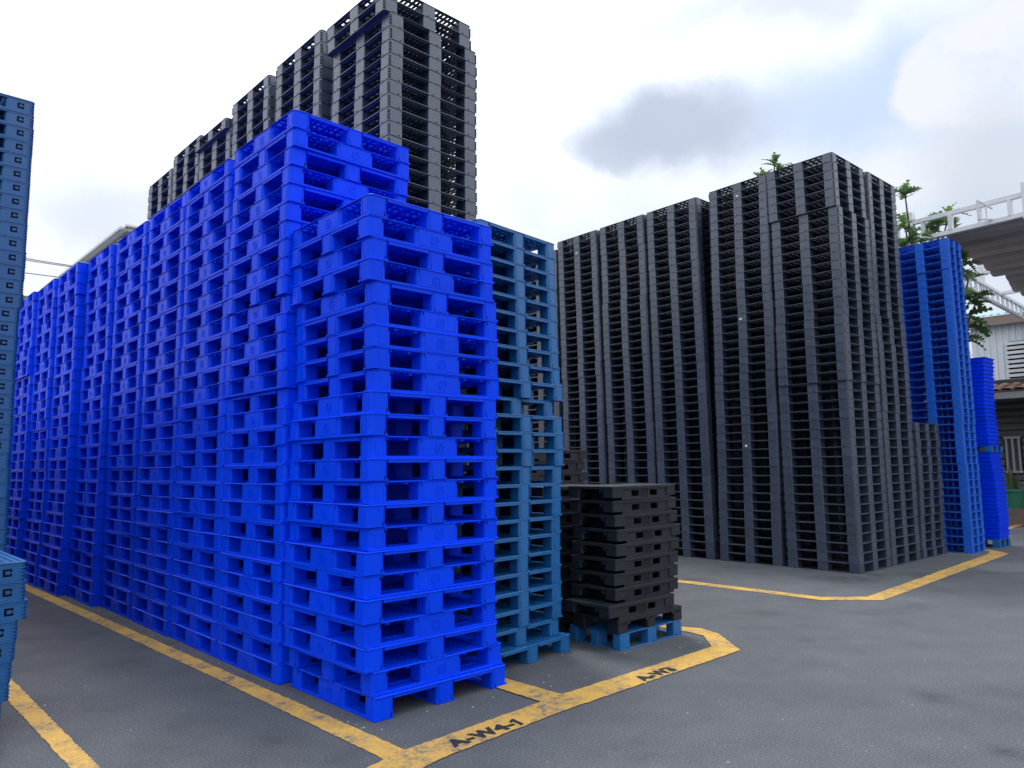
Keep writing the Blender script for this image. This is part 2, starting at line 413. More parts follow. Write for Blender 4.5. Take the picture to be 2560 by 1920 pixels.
# crumbs of pale stone and litter swept against the stacks
gb = MB(); rnd = random.Random(77)
for i in range(150):
    if i < 90: u_, v_ = rnd.gauss(-0.12, 0.05), rnd.uniform(-0.3, 9.0)
    elif i < 120: u_, v_ = rnd.uniform(0.0, 3.4), rnd.gauss(-0.30, 0.12)
    else: u_, v_ = rnd.uniform(-1.4, 4.5), rnd.uniform(-2.2, 4.0)
    p = FF.p(u_, v_, 0.003); r_ = rnd.choice([0.003, 0.004, 0.005, 0.008]); k = len(gb.v)
    for (x, y, z) in ((-1, -.6, 0), (.7, -.9, 0), (1, .6, 0), (-.6, 1, 0), (0, 0, .9)): gb.v.append((p.x + x * r_ * rnd.uniform(.6, 1.3), p.y + y * r_ * rnd.uniform(.6, 1.3), p.z + z * r_ * rnd.uniform(.5, 1.1)))
    gb.f += [(k, k + 1, k + 4), (k + 1, k + 2, k + 4), (k + 2, k + 3, k + 4), (k + 3, k, k + 4)]; gb.m += [0] * 4
tag(gb.obj('gravel', [mat('pale_stone_crumbs', (0.42, 0.42, 0.40), 0.8, 0.3, 0.2)]), 'pale crumbs of stone scattered on the asphalt', 'gravel', kind='stuff')


def lettering(text, u, v, z, length, height, label):
    cu = D.curves.new('lettering', 'FONT'); cu.body = text; cu.size = 1.0; cu.offset = 0.055; cu.space_character = 1.15
    tmp = D.objects.new('tmp', cu); COL.objects.link(tmp)
    dg = bpy.context.evaluated_depsgraph_get(); me = D.meshes.new_from_object(tmp.evaluated_get(dg))
    D.objects.remove(tmp); D.curves.remove(cu)
    xs = [v_.co.x for v_ in me.vertices]; ys = [v_.co.y for v_ in me.vertices]
    sx = length / (max(xs) - min(xs)); sy = height / (max(ys) - min(ys)); x0 = min(xs); y0 = min(ys)
    for v_ in me.vertices:
        p = FF.p(u + (v_.co.x - x0) * sx, v + (v_.co.y - y0) * sy + 0.006 * math.sin(v_.co.x * 9), z); v_.co = p
    me.materials.clear(); me.materials.append(INK)
    o = D.objects.new('bay_lettering', me); COL.objects.link(o); tag(o, label, 'floor marking')
    return o


aw4 = lettering('A-W4-', 0.10, -0.735, 0.0095, 0.50, 0.115, 'black stencilled bay code A-W4-1 on the yellow line nearest the camera')
m = MB(); q = [(0.618, -0.738), (0.645, -0.738), (0.662, -0.622), (0.640, -0.622), (0.600, -0.650), (0.603, -0.668), (0.628, -0.655)]
bmx = D.meshes.new('one'); m.v = [v_.co.to_tuple() for v_ in aw4.data.vertices]; m.f = [tuple(p.vertices) for p in aw4.data.polygons]; m.m = [0] * len(m.f)
k = len(m.v); m.v += [tuple(FF.p(a_, b__, 0.0095)) for a_, b__ in q]; m.f.append(tuple(k + i for i in range(7))); m.m.append(0)
aw4.data = m.mesh('bay_lettering', [INK])
lettering('A-W3', 1.90, -0.715, 0.0095, 0.43, 0.115, 'black stencilled bay code A-W3 on the yellow line beyond the cross line')

# ------------------------------------------------------------------ pallet designs
# every design: list of (part name, MB, slot material?) around the pallet centre, z = 0 at the floor
SK, SKH = 1.13, 0.15            # skid pallet: three runners along local y


def skid_parts():
    h = SK / 2; parts = []
    d = MB()
    zt = SKH - 0.0006
    d.ring(h, h, 0.035, [(0.0, 0.1405), (-0.0035, 0.1420), (-0.0035, 0.1450), (0.002, zt), (0.020, zt), (0.020, 0.1405)])
    for sg in (-1, 1):
        y0, y1 = sorted((sg * (h - 0.0005), sg * (h - 0.020)))
        for (xa, xb) in ((-h + 0.144, -0.074), (0.074, h - 0.144)): d.box(xa, xb, y0, y1, 0.121, 0.1409)
    n = 20; st_ = (SK - 0.04) / n
    for i in range(1, n):
        x = -h + 0.02 + i * st_; deep = 0.124 if i % 3 == 0 else 0.136
        w = 0.014 if i % 2 else 0.018
        d.box(x - w, x + w, -h + 0.015, h - 0.015, deep, zt - 0.0008)
        d.box(-h + 0.015, h - 0.015, x - w, x + w, deep + 0.0007, zt - 0.0022)
    parts.append(('deck', d))
    xs = [(-h + 0.002, -h + 0.145), (-0.075, 0.075), (h - 0.145, h - 0.002)]
    ys = [(-h + 0.002, -h + 0.135), (-0.175, 0.175), (h - 0.135, h - 0.002)]
    for ix, (x0, x1) in enumerate(xs):
        for iy, (y0, y1) in enumerate(ys):
            m = MB(); big = 0.034; sm = 0.026
            r = [sm] * 4
            if ix == 0 and iy == 0: r[0] = big
            if ix == 2 and iy == 0: r[1] = big
            if ix == 2 and iy == 2: r[2] = big
            if ix == 0 and iy == 2: r[3] = big
            # the skin of a block flares a little towards the deck on its inner sides
            m.prism(rrect(x0, x1, y0, y1, r), 0.002, 0.1408, 0, 0.0015)
            for sy_, yf in ((-1, y0), (1, y1)):
                if (sy_ < 0 and iy == 0) or (sy_ > 0 and iy == 2):       # open end face: slots low on the legs
                    yy = yf + sy_ * 0.0008
                    cxs = [x1 - 0.026] if ix == 0 else ([x0 + 0.026] if ix == 2 else [x0 + 0.022, x1 - 0.022])
                    for cx in cxs:
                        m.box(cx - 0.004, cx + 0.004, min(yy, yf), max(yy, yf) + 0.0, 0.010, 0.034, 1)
                    for xe in (x0 + 0.02, x1 - 0.02):
                        if ix == 1 or (ix == 0 and xe > x0 + 0.03) or (ix == 2 and xe < x1 - 0.03):
                            m.box(xe - 0.0015, xe + 0.0015, yf - 0.002 if sy_ < 0 else yf, yf if sy_ < 0 else yf + 0.002, 0.012, 0.118)
            for sx_, xf in ((-1, x0), (1, x1)):
                if (sx_ < 0 and ix == 0) or (sx_ > 0 and ix == 2):       # runner side: slots high, framed panels, emblem
                    xa, xb = (xf - 0.002, xf) if sx_ < 0 else (xf, xf + 0.002)
                    cys = [y1 - 0.018] if iy == 0 else ([y0 + 0.018] if iy == 2 else [y0 + 0.022, y1 - 0.022])
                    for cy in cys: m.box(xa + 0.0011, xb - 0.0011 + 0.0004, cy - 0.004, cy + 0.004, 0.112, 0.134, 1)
                    e0, e1 = y0 + 0.035, y1 - 0.035
                    for ye in (e0, e1): m.box(xa, xb, ye - 0.0016, ye + 0.0016, 0.024, 0.119)
                    m.box(xa, xb, e0, e1, 0.0205, 0.0238)
                    if iy == 1:                                          # raised emblem: letters in a ring, turned on their side
                        bars = []
                        for (a0_, a1_, rr) in ((40, 140, 0.044), (220, 320, 0.044), (40, 140, 0.036), (220, 320, 0.036), (0, 360, 0.012)):
                            k = 7 if a1_ - a0_ < 200 else 8
                            for q in range(k):
                                t0 = math.radians(a0_ + (a1_ - a0_) * q / k); t1 = math.radians(a0_ + (a1_ - a0_) * (q + 1) / k)
                                bars.append((rr * 0.8 * math.sin(t0), rr * math.cos(t0), rr * 0.8 * math.sin(t1), rr * math.cos(t1)))
                        bars += [(-0.016, 0.032, 0.016, 0.032), (0.0, 0.031, 0.016, 0.018), (0.0, 0.031, -0.016, 0.018),
                                 (-0.016, -0.018, 0.016, -0.034), (0.016, -0.018, -0.016, -0.034)]
                        for (p0, q0, p1, q1) in bars:
                            dv = Vector((p1 - p0, q1 - q0)); nn = Vector((-dv.y, dv.x)).normalized() * 0.0016
                            k = len(m.v)
                            for xx in (xa if sx_ < 0 else xb, xf):
                                for sgn in (1, -1):
                                    m.v.append((xx, p0 + nn.x * sgn, 0.07 + q0 + nn.y * sgn)); m.v.append((xx, p1 + nn.x * sgn, 0.07 + q1 + nn.y * sgn))
                            for qd in ((0, 1, 3, 2), (0, 4, 5, 1), (2, 3, 7, 6)):
                                m.f.append(tuple(k + i for i in qd)); m.m.append(0)
            parts.append(('leg', m))
    for (x0, x1) in xs:
        m = MB(); z1 = 0.0165
        for (a0_, a1_) in ((x0 - 0.001, x0 + 0.02), (x1 - 0.02, x1 + 0.001)):
            m.prism(rrect(a0_, a1_, -h + 0.0015, h - 0.0015, 0.003, 1), 0.0, z1, 0, 0.001)
        y = -h + 0.13
        while y < h - 0.13:
            if not (-0.17 < y < 0.16): m.box(x0 + 0.01, x1 - 0.01, y, y + 0.010, 0.0012, z1 - 0.003)
            y += 0.030
        m.box(x0 + 0.06, x0 + 0.075, -h + 0.1, h - 0.1, 0.0014, z1 - 0.005)
        parts.append(('runner', m))
    return parts


GS, GH = 1.10, 0.139            # closed-base pallet: nine legs, perimeter base


def grid_parts():
    h = GS / 2; parts = []; d = MB(); zt = GH - 0.0005
    d.ring(h, h, 0.03, [(0.0, 0.1335), (-0.003, 0.1350), (-0.003, 0.1370), (0.001, zt), (0.024, zt), (0.024, 0.1335)])
    d.ring(h - 0.022, h - 0.022, 0.02, [(0.0, 0.1235), (0.0, 0.1338), (0.006, 0.1338), (0.006, 0.1235)])
    for i in range(1, 22):
        x = -h + i * GS / 22; w = 0.014
        d.box(x - w, x + w, -h + 0.024, h - 0.024, 0.131 if i % 2 else 0.1255, zt - 0.0012)
    for i in range(1, 12):
        x = -h + i * GS / 12; w = 0.024 if i in (6,) else 0.017
        d.box(-h + 0.024, h - 0.024, x - w, x + w, 0.1275 if i % 3 else 0.1225, zt - 0.0026)
    parts.append(('deck', d))
    sp = [(-h + 0.002, -h + 0.160), (-0.078, 0.078), (h - 0.160, h - 0.002)]
    for ix, (x0, x1) in enumerate(sp):
        for iy, (y0, y1) in enumerate(sp):
            m = MB(); r = [0.012] * 4; big = 0.03
            if (ix, iy) == (0, 0): r[0] = big
            if (ix, iy) == (2, 0): r[1] = big
            if (ix, iy) == (2, 2): r[2] = big
            if (ix, iy) == (0, 2): r[3] = big
            m.prism(rrect(x0, x1, y0, y1, r), 0.0015, 0.1337, 0, 0.0015)
            if 0: m.box(x0 + (0.008 if ix == 0 else -0.006), x1 - (0.008 if ix == 2 else -0.006), y0 + (0.008 if iy == 0 else -0.006), y1 - (0.008 if iy == 2 else -0.006), 0.1, 0.1182)
            if ix != 1 and iy != 1:                                       # ribbed rounding on the corner posts
                cx = (x0 + 0.009) if ix == 0 else (x1 - 0.009); cy = (y0 + 0.009) if iy == 0 else (y1 - 0.009)
                for k in range(6):
                    z = 0.018 + k * 0.0165
                    R3 = Matrix.Translation((cx, cy, 0)) @ Matrix.Rotation(math.radians(45), 4, 'Z') @ Matrix.Translation((-cx, -cy, 0))
                    m.box(cx - 0.013, cx + 0.013, cy - 0.013, cy + 0.013, z, z + 0.006, 0, R3)
            for (ax, lo, hi, f, sg) in (('y', x0, x1, y0, -1), ('y', x0, x1, y1, 1), ('x', y0, y1, x0, -1), ('x', y0, y1, x1, 1)):
                idx = iy if ax == 'y' else ix; jdx = ix if ax == 'y' else iy
                if not ((sg < 0 and idx == 0) or (sg > 0 and idx == 2)): continue
                c_ = hi - 0.045 if jdx == 0 else (lo + 0.045 if jdx == 2 else (lo + hi) / 2 + 0.02)
                a_, b__ = (f - 0.0008, f) if sg < 0 else (f, f + 0.0008)
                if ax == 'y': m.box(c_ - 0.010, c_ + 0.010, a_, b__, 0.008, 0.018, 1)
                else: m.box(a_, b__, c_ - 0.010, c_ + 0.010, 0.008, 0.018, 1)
            parts.append(('leg', m))
    bmb = MB()
    bmb.ring(h - 0.001, h - 0.001, 0.029, [(0.0, 0.0), (0.0, 0.005), (0.002, 0.0065), (0.055, 0.0075), (0.057, 0.0065), (0.057, 0.0)])
    bmb.box(-0.07, 0.07, -h + 0.055, h - 0.055, 0.0008, 0.0072); bmb.box(-h + 0.055, h - 0.055, -0.07, 0.07, 0.0004, 0.0068)
    parts.append(('base_frame', bmb))
    return parts


CS, CH = 1.10, 0.1163           # shallower pallet with ribbed corners and a C-shaped badge


def badge_parts():
    h = CS / 2; parts = []; d = MB(); zt = CH - 0.0005
    d.ring(h, h, 0.03, [(0.0, 0.094), (0.0, 0.104), (-0.004, 0.107), (-0.004, zt - 0.001), (0.0, zt), (0.02, zt), (0.02, 0.094)])
    for i in range(1, 24):
        x = -h + i * CS / 24; w = 0.010
        d.box(x - w, x + w, -h + 0.012, h - 0.012, 0.1, zt - 0.001)
        d.box(-h + 0.012, h - 0.012, x - w, x + w, 0.1005, zt - 0.0025)
    parts.append(('deck', d))
    sp = [(-h + 0.002, -h + 0.205), (-0.12, 0.12), (h - 0.205, h - 0.002)]
    for ix, (x0, x1) in enumerate(sp):
        for iy, (y0, y1) in enumerate(sp):
            m = MB(); r = [0.03] * 4
            m.prism(rrect(x0, x1, y0, y1, r), 0.0015, 0.0955, 0, 0.0015)
            if ix != 1 and iy != 1:
                sx_ = -1 if ix == 0 else 1; sy_ = -1 if iy == 0 else 1
                for k in range(4):
                    z = 0.014 + k * 0.021
                    xo = x0 - 0.004 if ix == 0 else x1 - 0.05; yo = y0 - 0.004 if iy == 0 else y1 - 0.05
                    m.prism(rrect(xo, xo + 0.054, yo, yo + 0.054, 0.022, 3), z, z + 0.006, 0)
            for (ax, lo, hi, f, sg) in (('y', x0, x1, y0, -1), ('y', x0, x1, y1, 1), ('x', y0, y1, x0, -1), ('x', y0, y1, x1, 1)):
                idx = iy if ax == 'y' else ix
                if not ((sg < 0 and idx == 0) or (sg > 0 and idx == 2)): continue
                jdx = ix if ax == 'y' else iy
                c_ = hi - 0.095 if jdx == 2 else (lo + 0.095 if jdx == 0 else (lo + hi) / 2)
                zc = 0.054
                # dark C of three strokes round a raised square
                segs = [(-0.024, -0.011, -0.023, 0.023), (-0.0105, 0.024, 0.011, 0.023), (-0.0105, 0.024, -0.023, -0.011), (0.014, 0.024, 0.004, 0.0105), (0.014, 0.024, -0.0105, -0.004)]
                for (p0, p1, q0, q1) in segs:
                    a_, b__ = (f - 0.001, f) if sg < 0 else (f, f + 0.001)
                    if ax == 'y': m.box(c_ + p0, c_ + p1, a_, b__, zc + q0, zc + q1, 1)
                    else: m.box(a_, b__, c_ + p0, c_ + p1, zc + q0, zc + q1, 1)
                a_, b__ = (f - 0.004, f) if sg < 0 else (f, f + 0.004)
                if ax == 'y': m.box(c_ - 0.008, c_ + 0.012, a_, b__, zc - 0.009, zc + 0.009, 0)
                else: m.box(a_, b__, c_ - 0.009, c_ + 0.009, zc - 0.008, zc + 0.010, 0)
            parts.append(('leg', m))
    bmb = MB(); bmb.ring(h - 0.001, h - 0.001, 0.03, [(0.0, 0.0), (0.0, 0.010), (0.1, 0.012), (0.1, 0.0)])
    parts.append(('base_frame', bmb))
    return parts


NX, NY, NH = 0.93, 0.54, 0.126   # small black nesting pallet


def nest_parts():
    hx, hy = NX / 2, NY / 2; parts = []; d = MB()
    d.prism(rrect(-hx, hx, -hy, hy, 0.015), 0.098, NH - 0.0006, 0, 0.002)
    parts.append(('deck', d))
    for sx_ in (-1, 1):
        for sy_ in (-1, 1):
            m = MB(); x0, x1 = sorted((sx_ * (hx - 0.002), sx_ * (hx - 0.14))); y0, y1 = sorted((sy_ * (hy - 0.002), sy_ * (hy - 0.13)))
            m.prism(rrect(x0, x1, y0, y1, 0.014), 0.024, 0.0985, 0, 0.002, 0.0)
            # rounded haunch that arches the opening of the short side
            ya, yb = sorted((sy_ * (hy - 0.13), sy_ * (hy - 0.165)))
            m.box(x0, x1, ya, yb, 0.074, 0.0984)
            m.box(x0 + 0.002, x1 - 0.002, min(ya, yb) + (0.012 if sy_ < 0 else 0.0) - (0.0 if sy_ < 0 else 0.0), max(ya, yb) - (0.0 if sy_ < 0 else 0.012), 0.066, 0.0982)
            parts.append(('foot', m))
    m = MB(); m.box(-hx + 0.17, hx - 0.10, -hy + 0.10, hy - 0.10, 0.0, 0.0978); parts.append(('light_block_core', m))  # solid core added inside to stop light showing through the side windows
    for sy_ in (-1, 1):
        m = MB(); ya, yb = sorted((sy_ * (hy - 0.016), sy_ * (hy - 0.034)))
        X0, X1 = -hx + 0.141, hx - 0.06
        w1, w2 = -0.135, 0.135
        m.box(X0, X1, ya, yb, 0.084, 0.0983); m.box(X0, X1, ya, yb, 0.0, 0.032)
        for (a_, b__) in ((X0, w1 - 0.055), (w1 + 0.055, w2 - 0.055), (w2 + 0.055, X1)):
            m.box(a_, b__, ya + 0.0005, yb - 0.0005, 0.031, 0.085)
        for k in range(6):
            x = -0.055 + k * 0.02
            yy = (ya - 0.003, ya + 0.001) if sy_ < 0 else (yb - 0.001, yb + 0.003)
            m.box(x, x + 0.008, yy[0], yy[1], 0.02, 0.095)
        m.box(0.045, 0.052, (ya if sy_ < 0 else yb) - 0.0008, (ya if sy_ < 0 else yb) + 0.0008, 0.03, 0.07, 1)
        parts.append(('side_band', m))
    return parts


def arch_parts(hx=0.465, hy=0.27):
    parts = []; d = MB(); d.prism(rrect(-hx, hx, -hy, hy, 0.015), 0.09, NH - 0.0006, 0, 0.002); parts.append(('deck', d))
    for ix in (-1, 0, 1):
        for iy in (-1, 1):
            m = MB(); x0, x1 = {-1: (-hx + 0.002, -hx + 0.13), 0: (-0.055, 0.055), 1: (hx - 0.13, hx - 0.002)}[ix]
            y0, y1 = sorted((iy * (hy - 0.002), iy * (hy - 0.14)))
            m.prism(rrect(x0, x1, y0, y1, 0.012), 0.0, 0.0905, 0, 0.002)
            m.box(x0 - (0.03 if ix > -1 else -0.01), x1 + (0.03 if ix < 1 else -0.01), y0, y1, 0.07, 0.0903)
            parts.append(('foot', m))
    return parts


def tray_parts(hx=0.30, hy=0.42, hh=0.072):
    m = MB()
    m.prism(rrect(-hx + 0.024, hx - 0.024, -hy + 0.024, hy - 0.024, 0.02), 0.0, hh - 0.016, 0, 0.003, 0.006)
    l = MB(); l.ring(hx, hy, 0.022, [(0.0, hh - 0.018), (0.0, hh - 0.0015), (0.002, hh - 0.0005), (0.02, hh - 0.0005), (0.02, hh - 0.018)])
    return [('tray_body', m), ('lip', l)]


DESIGNS = {'skid': skid_parts(), 'grid': grid_parts(), 'badge': badge_parts(), 'nest': nest_parts(), 'arch': arch_parts(), 'tray': tray_parts()}
MESHES = {}


def design_meshes(kind, m):
    key = (kind, m.name)
    if key not in MESHES:
        whole = MB()
        for n_, pm in DESIGNS[kind]: whole.add(pm)
        MESHES[key] = ([(n_, pm.mesh(n_, [m, SLOTM])) for n_, pm in DESIGNS[kind]], whole.mesh('whole_' + kind, [m, SLOTM]))
    return MESHES[key]


def put(kind, m, name, loc, rz, scale, label, cat, group, parts=True, tilt=(0, 0)):
    pm, whole = design_meshes(kind, m)
    if parts:
        o = D.objects.new(name, None); o.empty_display_size = 0.1
    else:
        o = D.objects.new(name, whole)
    COL.objects.link(o)
    o.location = loc; o.rotation_euler = (tilt[0], tilt[1], rz); o.scale = scale
    o['label'] = label; o['category'] = cat; o['group'] = group
    if parts:
        for n_, me in pm:
            c = D.objects.new(n_, me); COL.objects.link(c); c.parent = o
    return o


ONES = ['', 'first', 'second', 'third', 'fourth', 'fifth', 'sixth', 'seventh', 'eighth', 'ninth', 'tenth', 'eleventh', 'twelfth', 'thirteenth', 'fourteenth', 'fifteenth', 'sixteenth', 'seventeenth', 'eighteenth', 'nineteenth']
TENS = {20: 'twent', 30: 'thirt', 40: 'fort'}


def ordn(i):
    if i < 20: return ONES[i]
    t_ = i // 10 * 10
    return TENS[t_] + 'ieth' if i == t_ else TENS[t_] + 'y-' + ONES[i - t_]


def level_words(i, n):
    """i = 0 at the bottom."""
    if i == n - 1: return 'topmost'
    if i == 0: return 'lowest'
    k = n - i
    return ordn(k) + '-from-top' if k <= n / 2 + 0.5 else ordn(i + 1) + '-from-bottom'


def stack(fr, u0, v0, n, kind, m, pitch, size, name, adj, where, group, cat='pallet', S=None, rots=None, off=None, lean=(0, 0),
          jit=0.006, yawj=0.006, parts=True, seed=1, start=0, bend=None):
    """n pallets with their near corner over (u0, v0); size = footprint (u, v); off = per level shift; only levels >= start are built."""
    rnd = random.Random(seed); base = {'skid': (SK, SK, SKH), 'grid': (GS, GS, GH), 'badge': (CS, CS, CH), 'nest': (NX, NY, NH), 'arch': (NX, NY, NH), 'tray': (0.6, 0.84, 0.072)}[kind]
    wu = wv = 0.0; out = []
    for i in range(n):
        if rnd.random() < 0.12: wu = rnd.uniform(-1, 1) * jit * 2.2; wv = rnd.uniform(-1, 1) * jit * 2.2
        ju = wu + rnd.uniform(-1, 1) * jit * 0.5; jv = wv + rnd.uniform(-1, 1) * jit * 0.5; jy = rnd.uniform(-1, 1) * yawj
        if i < start: continue
        f = i / max(1, n - 1)
        du, dv = (off[i] if off else (0, 0))
        if bend: bu, bv = bend(f); du += bu; dv += bv
        r = rots[i] if rots else 0
        sx, sy = size if r % 2 == 0 else (size[1], size[0])
        p = fr.p(u0 + size[0] / 2 + lean[0] * f + du + ju, v0 + size[1] / 2 + lean[1] * f + dv + jv, i * pitch)
        lab = '%s, %s %s' % (adj, level_words(i, n), where)
        o = put(kind, m, name, p, fr.yaw + r * math.pi / 2 + (math.pi if rnd.random() < 0.3 and kind != 'badge' else 0) + jy, (sx / base[0], sy / base[1], pitch / base[2]), lab, cat, group, parts)
        out.append(o)
    return out


# ------------------------------------------------------------------ the front stack
F_OFF = [(0.016, -0.046), (0.003, -0.023), (-0.039, -0.027), (-0.041, -0.018), (-0.052, -0.032), (-0.035, -0.003), (-0.04, -0.014), (0.001, 0.008), (-0.024, -0.005), (0.007, 0.011), (-0.01, -0.001), (0.008, 0.015), (-0.011, 0.005), (0.015, 0.018), (0.054, 0.025), (0.036, 0.018), (0.034, 0.015), (0.03, 0.018), (0.027, 0.018), (-0.014, 0.012), (-0.002, 0.022), (-0.022, 0.02), (-0.012, 0.02)]
pat = 'LRLRLRRRRLLRLRLRLRLRLRL'[::-1]      # bottom to top, as seen on the right-hand face
front = stack(FF, 0, 0, 23, 'skid', BRIGHT, SKH, (SK, SK), 'bright_blue_pallet', 'bright blue plastic pallet', 'of the front stack standing apart nearest the camera',
              'bright blue pallets of the front stack', rots=[0 if c_ == 'L' else 1 for c_ in pat], off=F_OFF, jit=0.0015, yawj=0.004, seed=3)

# ------------------------------------------------------------------ the long bright blue row
AV = [1.17, 2.31, 3.45, 4.63, 5.84, 7.02, 8.20, 9.34, 10.49, 11.66]
AU = [-0.045, -0.045, -0.055, -0.05, -0.08, -0.18, -0.20, -0.27, -0.30, -0.34]
AN = [30] * 10
for k, (v0, n) in enumerate(zip(AV, AN)):
    rnd = random.Random(40 + k); rots = []; cur = 0; flip = 9 if k == 0 else rnd.choice([8, 9, 10, 12, 13])
    for i in range(n):
        rots.append(cur % 2)
        if i + 1 == flip or (k in (2, 5) and i == 4): continue       # two alike in a row
        cur += 1
    bend = (lambda f: (0.0, -0.09 * max(0.0, (f - 0.78) / 0.22))) if k == 0 else ((lambda f: (-0.25 * max(0.0, 0.25 - f), -0.2 * max(0.0, 0.25 - f))) if k >= 4 else None)
    stack(FF, AU[k], v0, n, 'skid', BRIGHT, 0.1476, (SK, SK), 'bright_blue_pallet', 'bright blue plastic pallet', 'in the %s stack of the long row' % ordn(k + 1),
          'bright blue pallets of the long row', rots=rots, jit=0.010, yawj=0.010, parts=(k < 6), seed=60 + k, bend=bend)

# ------------------------------------------------------------------ steel blue stack behind the front stack
GFR = Frame(-0.248, 5.855, 0.842)
G_OFF = [(0.04, -0.05), (-0.03, 0.01), (0.0, 0.0), (0.0, 0.0), (0.0, 0.0), (0.0, 0.0), (0.0, 0.0), (0.01, 0), (0.02, 0), (0.03, 0), (0.04, 0), (0.045, 0), (0.045, 0), (0.035, 0.0), (-0.03, 0.05), (0.05, 0), (0.045, 0), (0.03, 0), (0.02, 0), (0.01, 0), (0.015, 0), (0.01, 0), (0.0, 0), (0, 0), (0, 0)]
stack(GFR, 0, 0, 25, 'skid', STEEL, 0.144, (1.0, 1.0), 'steel_blue_pallet', 'steel blue plastic pallet', 'of the tall stack between bright blue and black ones',
      'steel blue pallets behind the front stack', off=G_OFF, jit=0.005, yawj=0.006, seed=5)

# ------------------------------------------------------------------ tall dark grey towers behind the long row
HU = 1.12
HV = [1.49, 2.80, 4.07, 5.22, 6.33, 7.45]
HN = [45, 46, 46, 45, 46, 45]
HVIS = [24, 35, 37, 38, 39, 39]          # levels below are hidden by the blue row and are joined into one mass further down
for k, (v0, n) in enumerate(zip(HV, HN)):
    off = [(0, 0)] * n
    if k == 0: off = [(0, 0)] * (n - 2) + [(-0.065, 0.015)] * 2
    if k == 2: off = [(0, 0)] * (n - 1) + [(0.0, 0.02)]
    if k == 3: off = [(0, 0)] * (n - 1) + [(-0.05, 0.03)]
    if k == 4: off = [(0, 0)] * (n - 1) + [(0.0, -0.03)]
    stack(FF, HU, v0, n, 'grid', GREY, GH, (1.10, 1.10), 'grey_pallet', 'dark grey plastic pallet', 'in the %s tower behind the blue row' % ordn(k + 1),
          'dark grey pallets towering behind the blue row', off=off, jit=0.006, yawj=0.005, seed=80 + k, start=HVIS[k])

# ------------------------------------------------------------------ the dark grey block on the right
KST = [(0.0, 0.0, 0.0, 0.0, 'at the near corner of the right-hand block'), (0.0, 1.19, 0.0, -0.09, 'second stack left of the right-hand block corner'),
       (0.0, 2.40, 0.0, 0.07, 'third stack left of the right-hand block corner'), (0.0, 3.55, 0.0, 0.08, 'fourth stack left of the right-hand block corner'),
       (0.0, 4.72, 0.0, 0.09, 'fifth, farthest left stack of the right-hand block'), (1.15, 0.0, 0.06, 0.0, 'stack just behind the right-hand block corner')]
kst = []
for k, (u0, v0, lu, lv, wh) in enumerate(KST):
    off = [(0, 0)] * 45
    if k == 0: off = [(0.0, 0.0)] * 20 + [(-0.03, -0.02)] * 7 + [(0.02, 0.0)] * 12 + [(-0.02, 0.015)] * 6
    if k == 1: off = [(0, 0)] * 30 + [(0.0, 0.012)] * 15
    if k == 5: off = [(0, 0)] * 25 + [(-0.03, 0)] * 20
    kst.append(stack(KF, u0, v0, 45, 'grid', GREY, GH, (1.10, 1.10), 'grey_pallet', 'dark grey plastic pallet', wh, 'dark grey pallets of the right-hand block',
                     lean=(lu, lv), off=off, jit=0.0035, yawj=0.003, seed=100 + k))

# hidden remainder of the grey towers (under and behind the ones built singly), joined as one mass
lite = MB(); h = GS / 2
lite.box(-h, h, -h, h, 0.128, GH - 0.001)
for x in (-h + 0.08, 0, h - 0.08):
    for y in (-h + 0.08, 0, h - 0.08): lite.box(x - 0.078, x + 0.078, y - 0.078, y + 0.078, 0.0115, 0.1285)
lite.ring(h - 0.001, h - 0.001, 0.02, [(0, 0), (0, 0.011), (0.09, 0.011), (0.09, 0)], 0, 1)
mass = MB(); rnd = random.Random(9)
LV = np.array(lite.v)


def lite_stack(fr, u0, v0, i0, i1):
    for i in range(i0, i1):
        p = fr.p(u0 + 0.55 + rnd.uniform(-.006, .006), v0 + 0.55 + rnd.uniform(-.006, .006), i * GH); c_, s_ = math.cos(fr.yaw), math.sin(fr.yaw)
        k = len(mass.v)
        X = LV[:, 0] * c_ - LV[:, 1] * s_ + p.x; Y = LV[:, 0] * s_ + LV[:, 1] * c_ + p.y; Z = LV[:, 2] + p.z
        mass.v += list(zip(X.tolist(), Y.tolist(), Z.tolist())); mass.f += [tuple(q + k for q in f_) for f_ in lite.f]; mass.m += lite.m


for k, v0 in enumerate(HV): lite_stack(FF, HU, v0, 0, HVIS[k])
for v0, n in ((1.15, 45), (2.38, 44), (3.52, 44), (4.70, 45)): lite_stack(KF, 1.16, v0, 0, n)
for v0, n in ((5.95, 44), (7.10, 44), (8.25, 44)): lite_stack(KF, 0.0, v0, 0, n); lite_stack(KF, 1.16, v0, 0, n)
GM = mass; mass = MB()
for j in range(9):  # unseen pallets beyond the left tower, added and kept low to shade the aisle
    v0 = 4.05 + j * 1.16
    for i in range(20):
        p = FF.p(-2.08 + rnd.uniform(-.01, .01), v0 + 0.55, i * GH); k = len(mass.v); c_, s_ = math.cos(FF.yaw), math.sin(FF.yaw)
        mass.v += list(zip((LV[:, 0] * c_ - LV[:, 1] * s_ + p.x).tolist(), (LV[:, 0] * s_ + LV[:, 1] * c_ + p.y).tolist(), (LV[:, 2] + p.z).tolist()))
        mass.f += [tuple(q + k for q in f_) for f_ in lite.f]; mass.m += lite.m
tag(mass.obj('aisle_shade_pallet_mass', [DBLUE]), 'unseen steel blue pallets added behind the left-hand tower to shade the aisle', 'pallet stacks', kind='stuff')
mass = GM
tag(mass.obj('grey_pallet_mass', [GREY]), 'remaining dark grey pallets hidden low behind the blue row and behind the block', 'pallet stacks', kind='stuff')

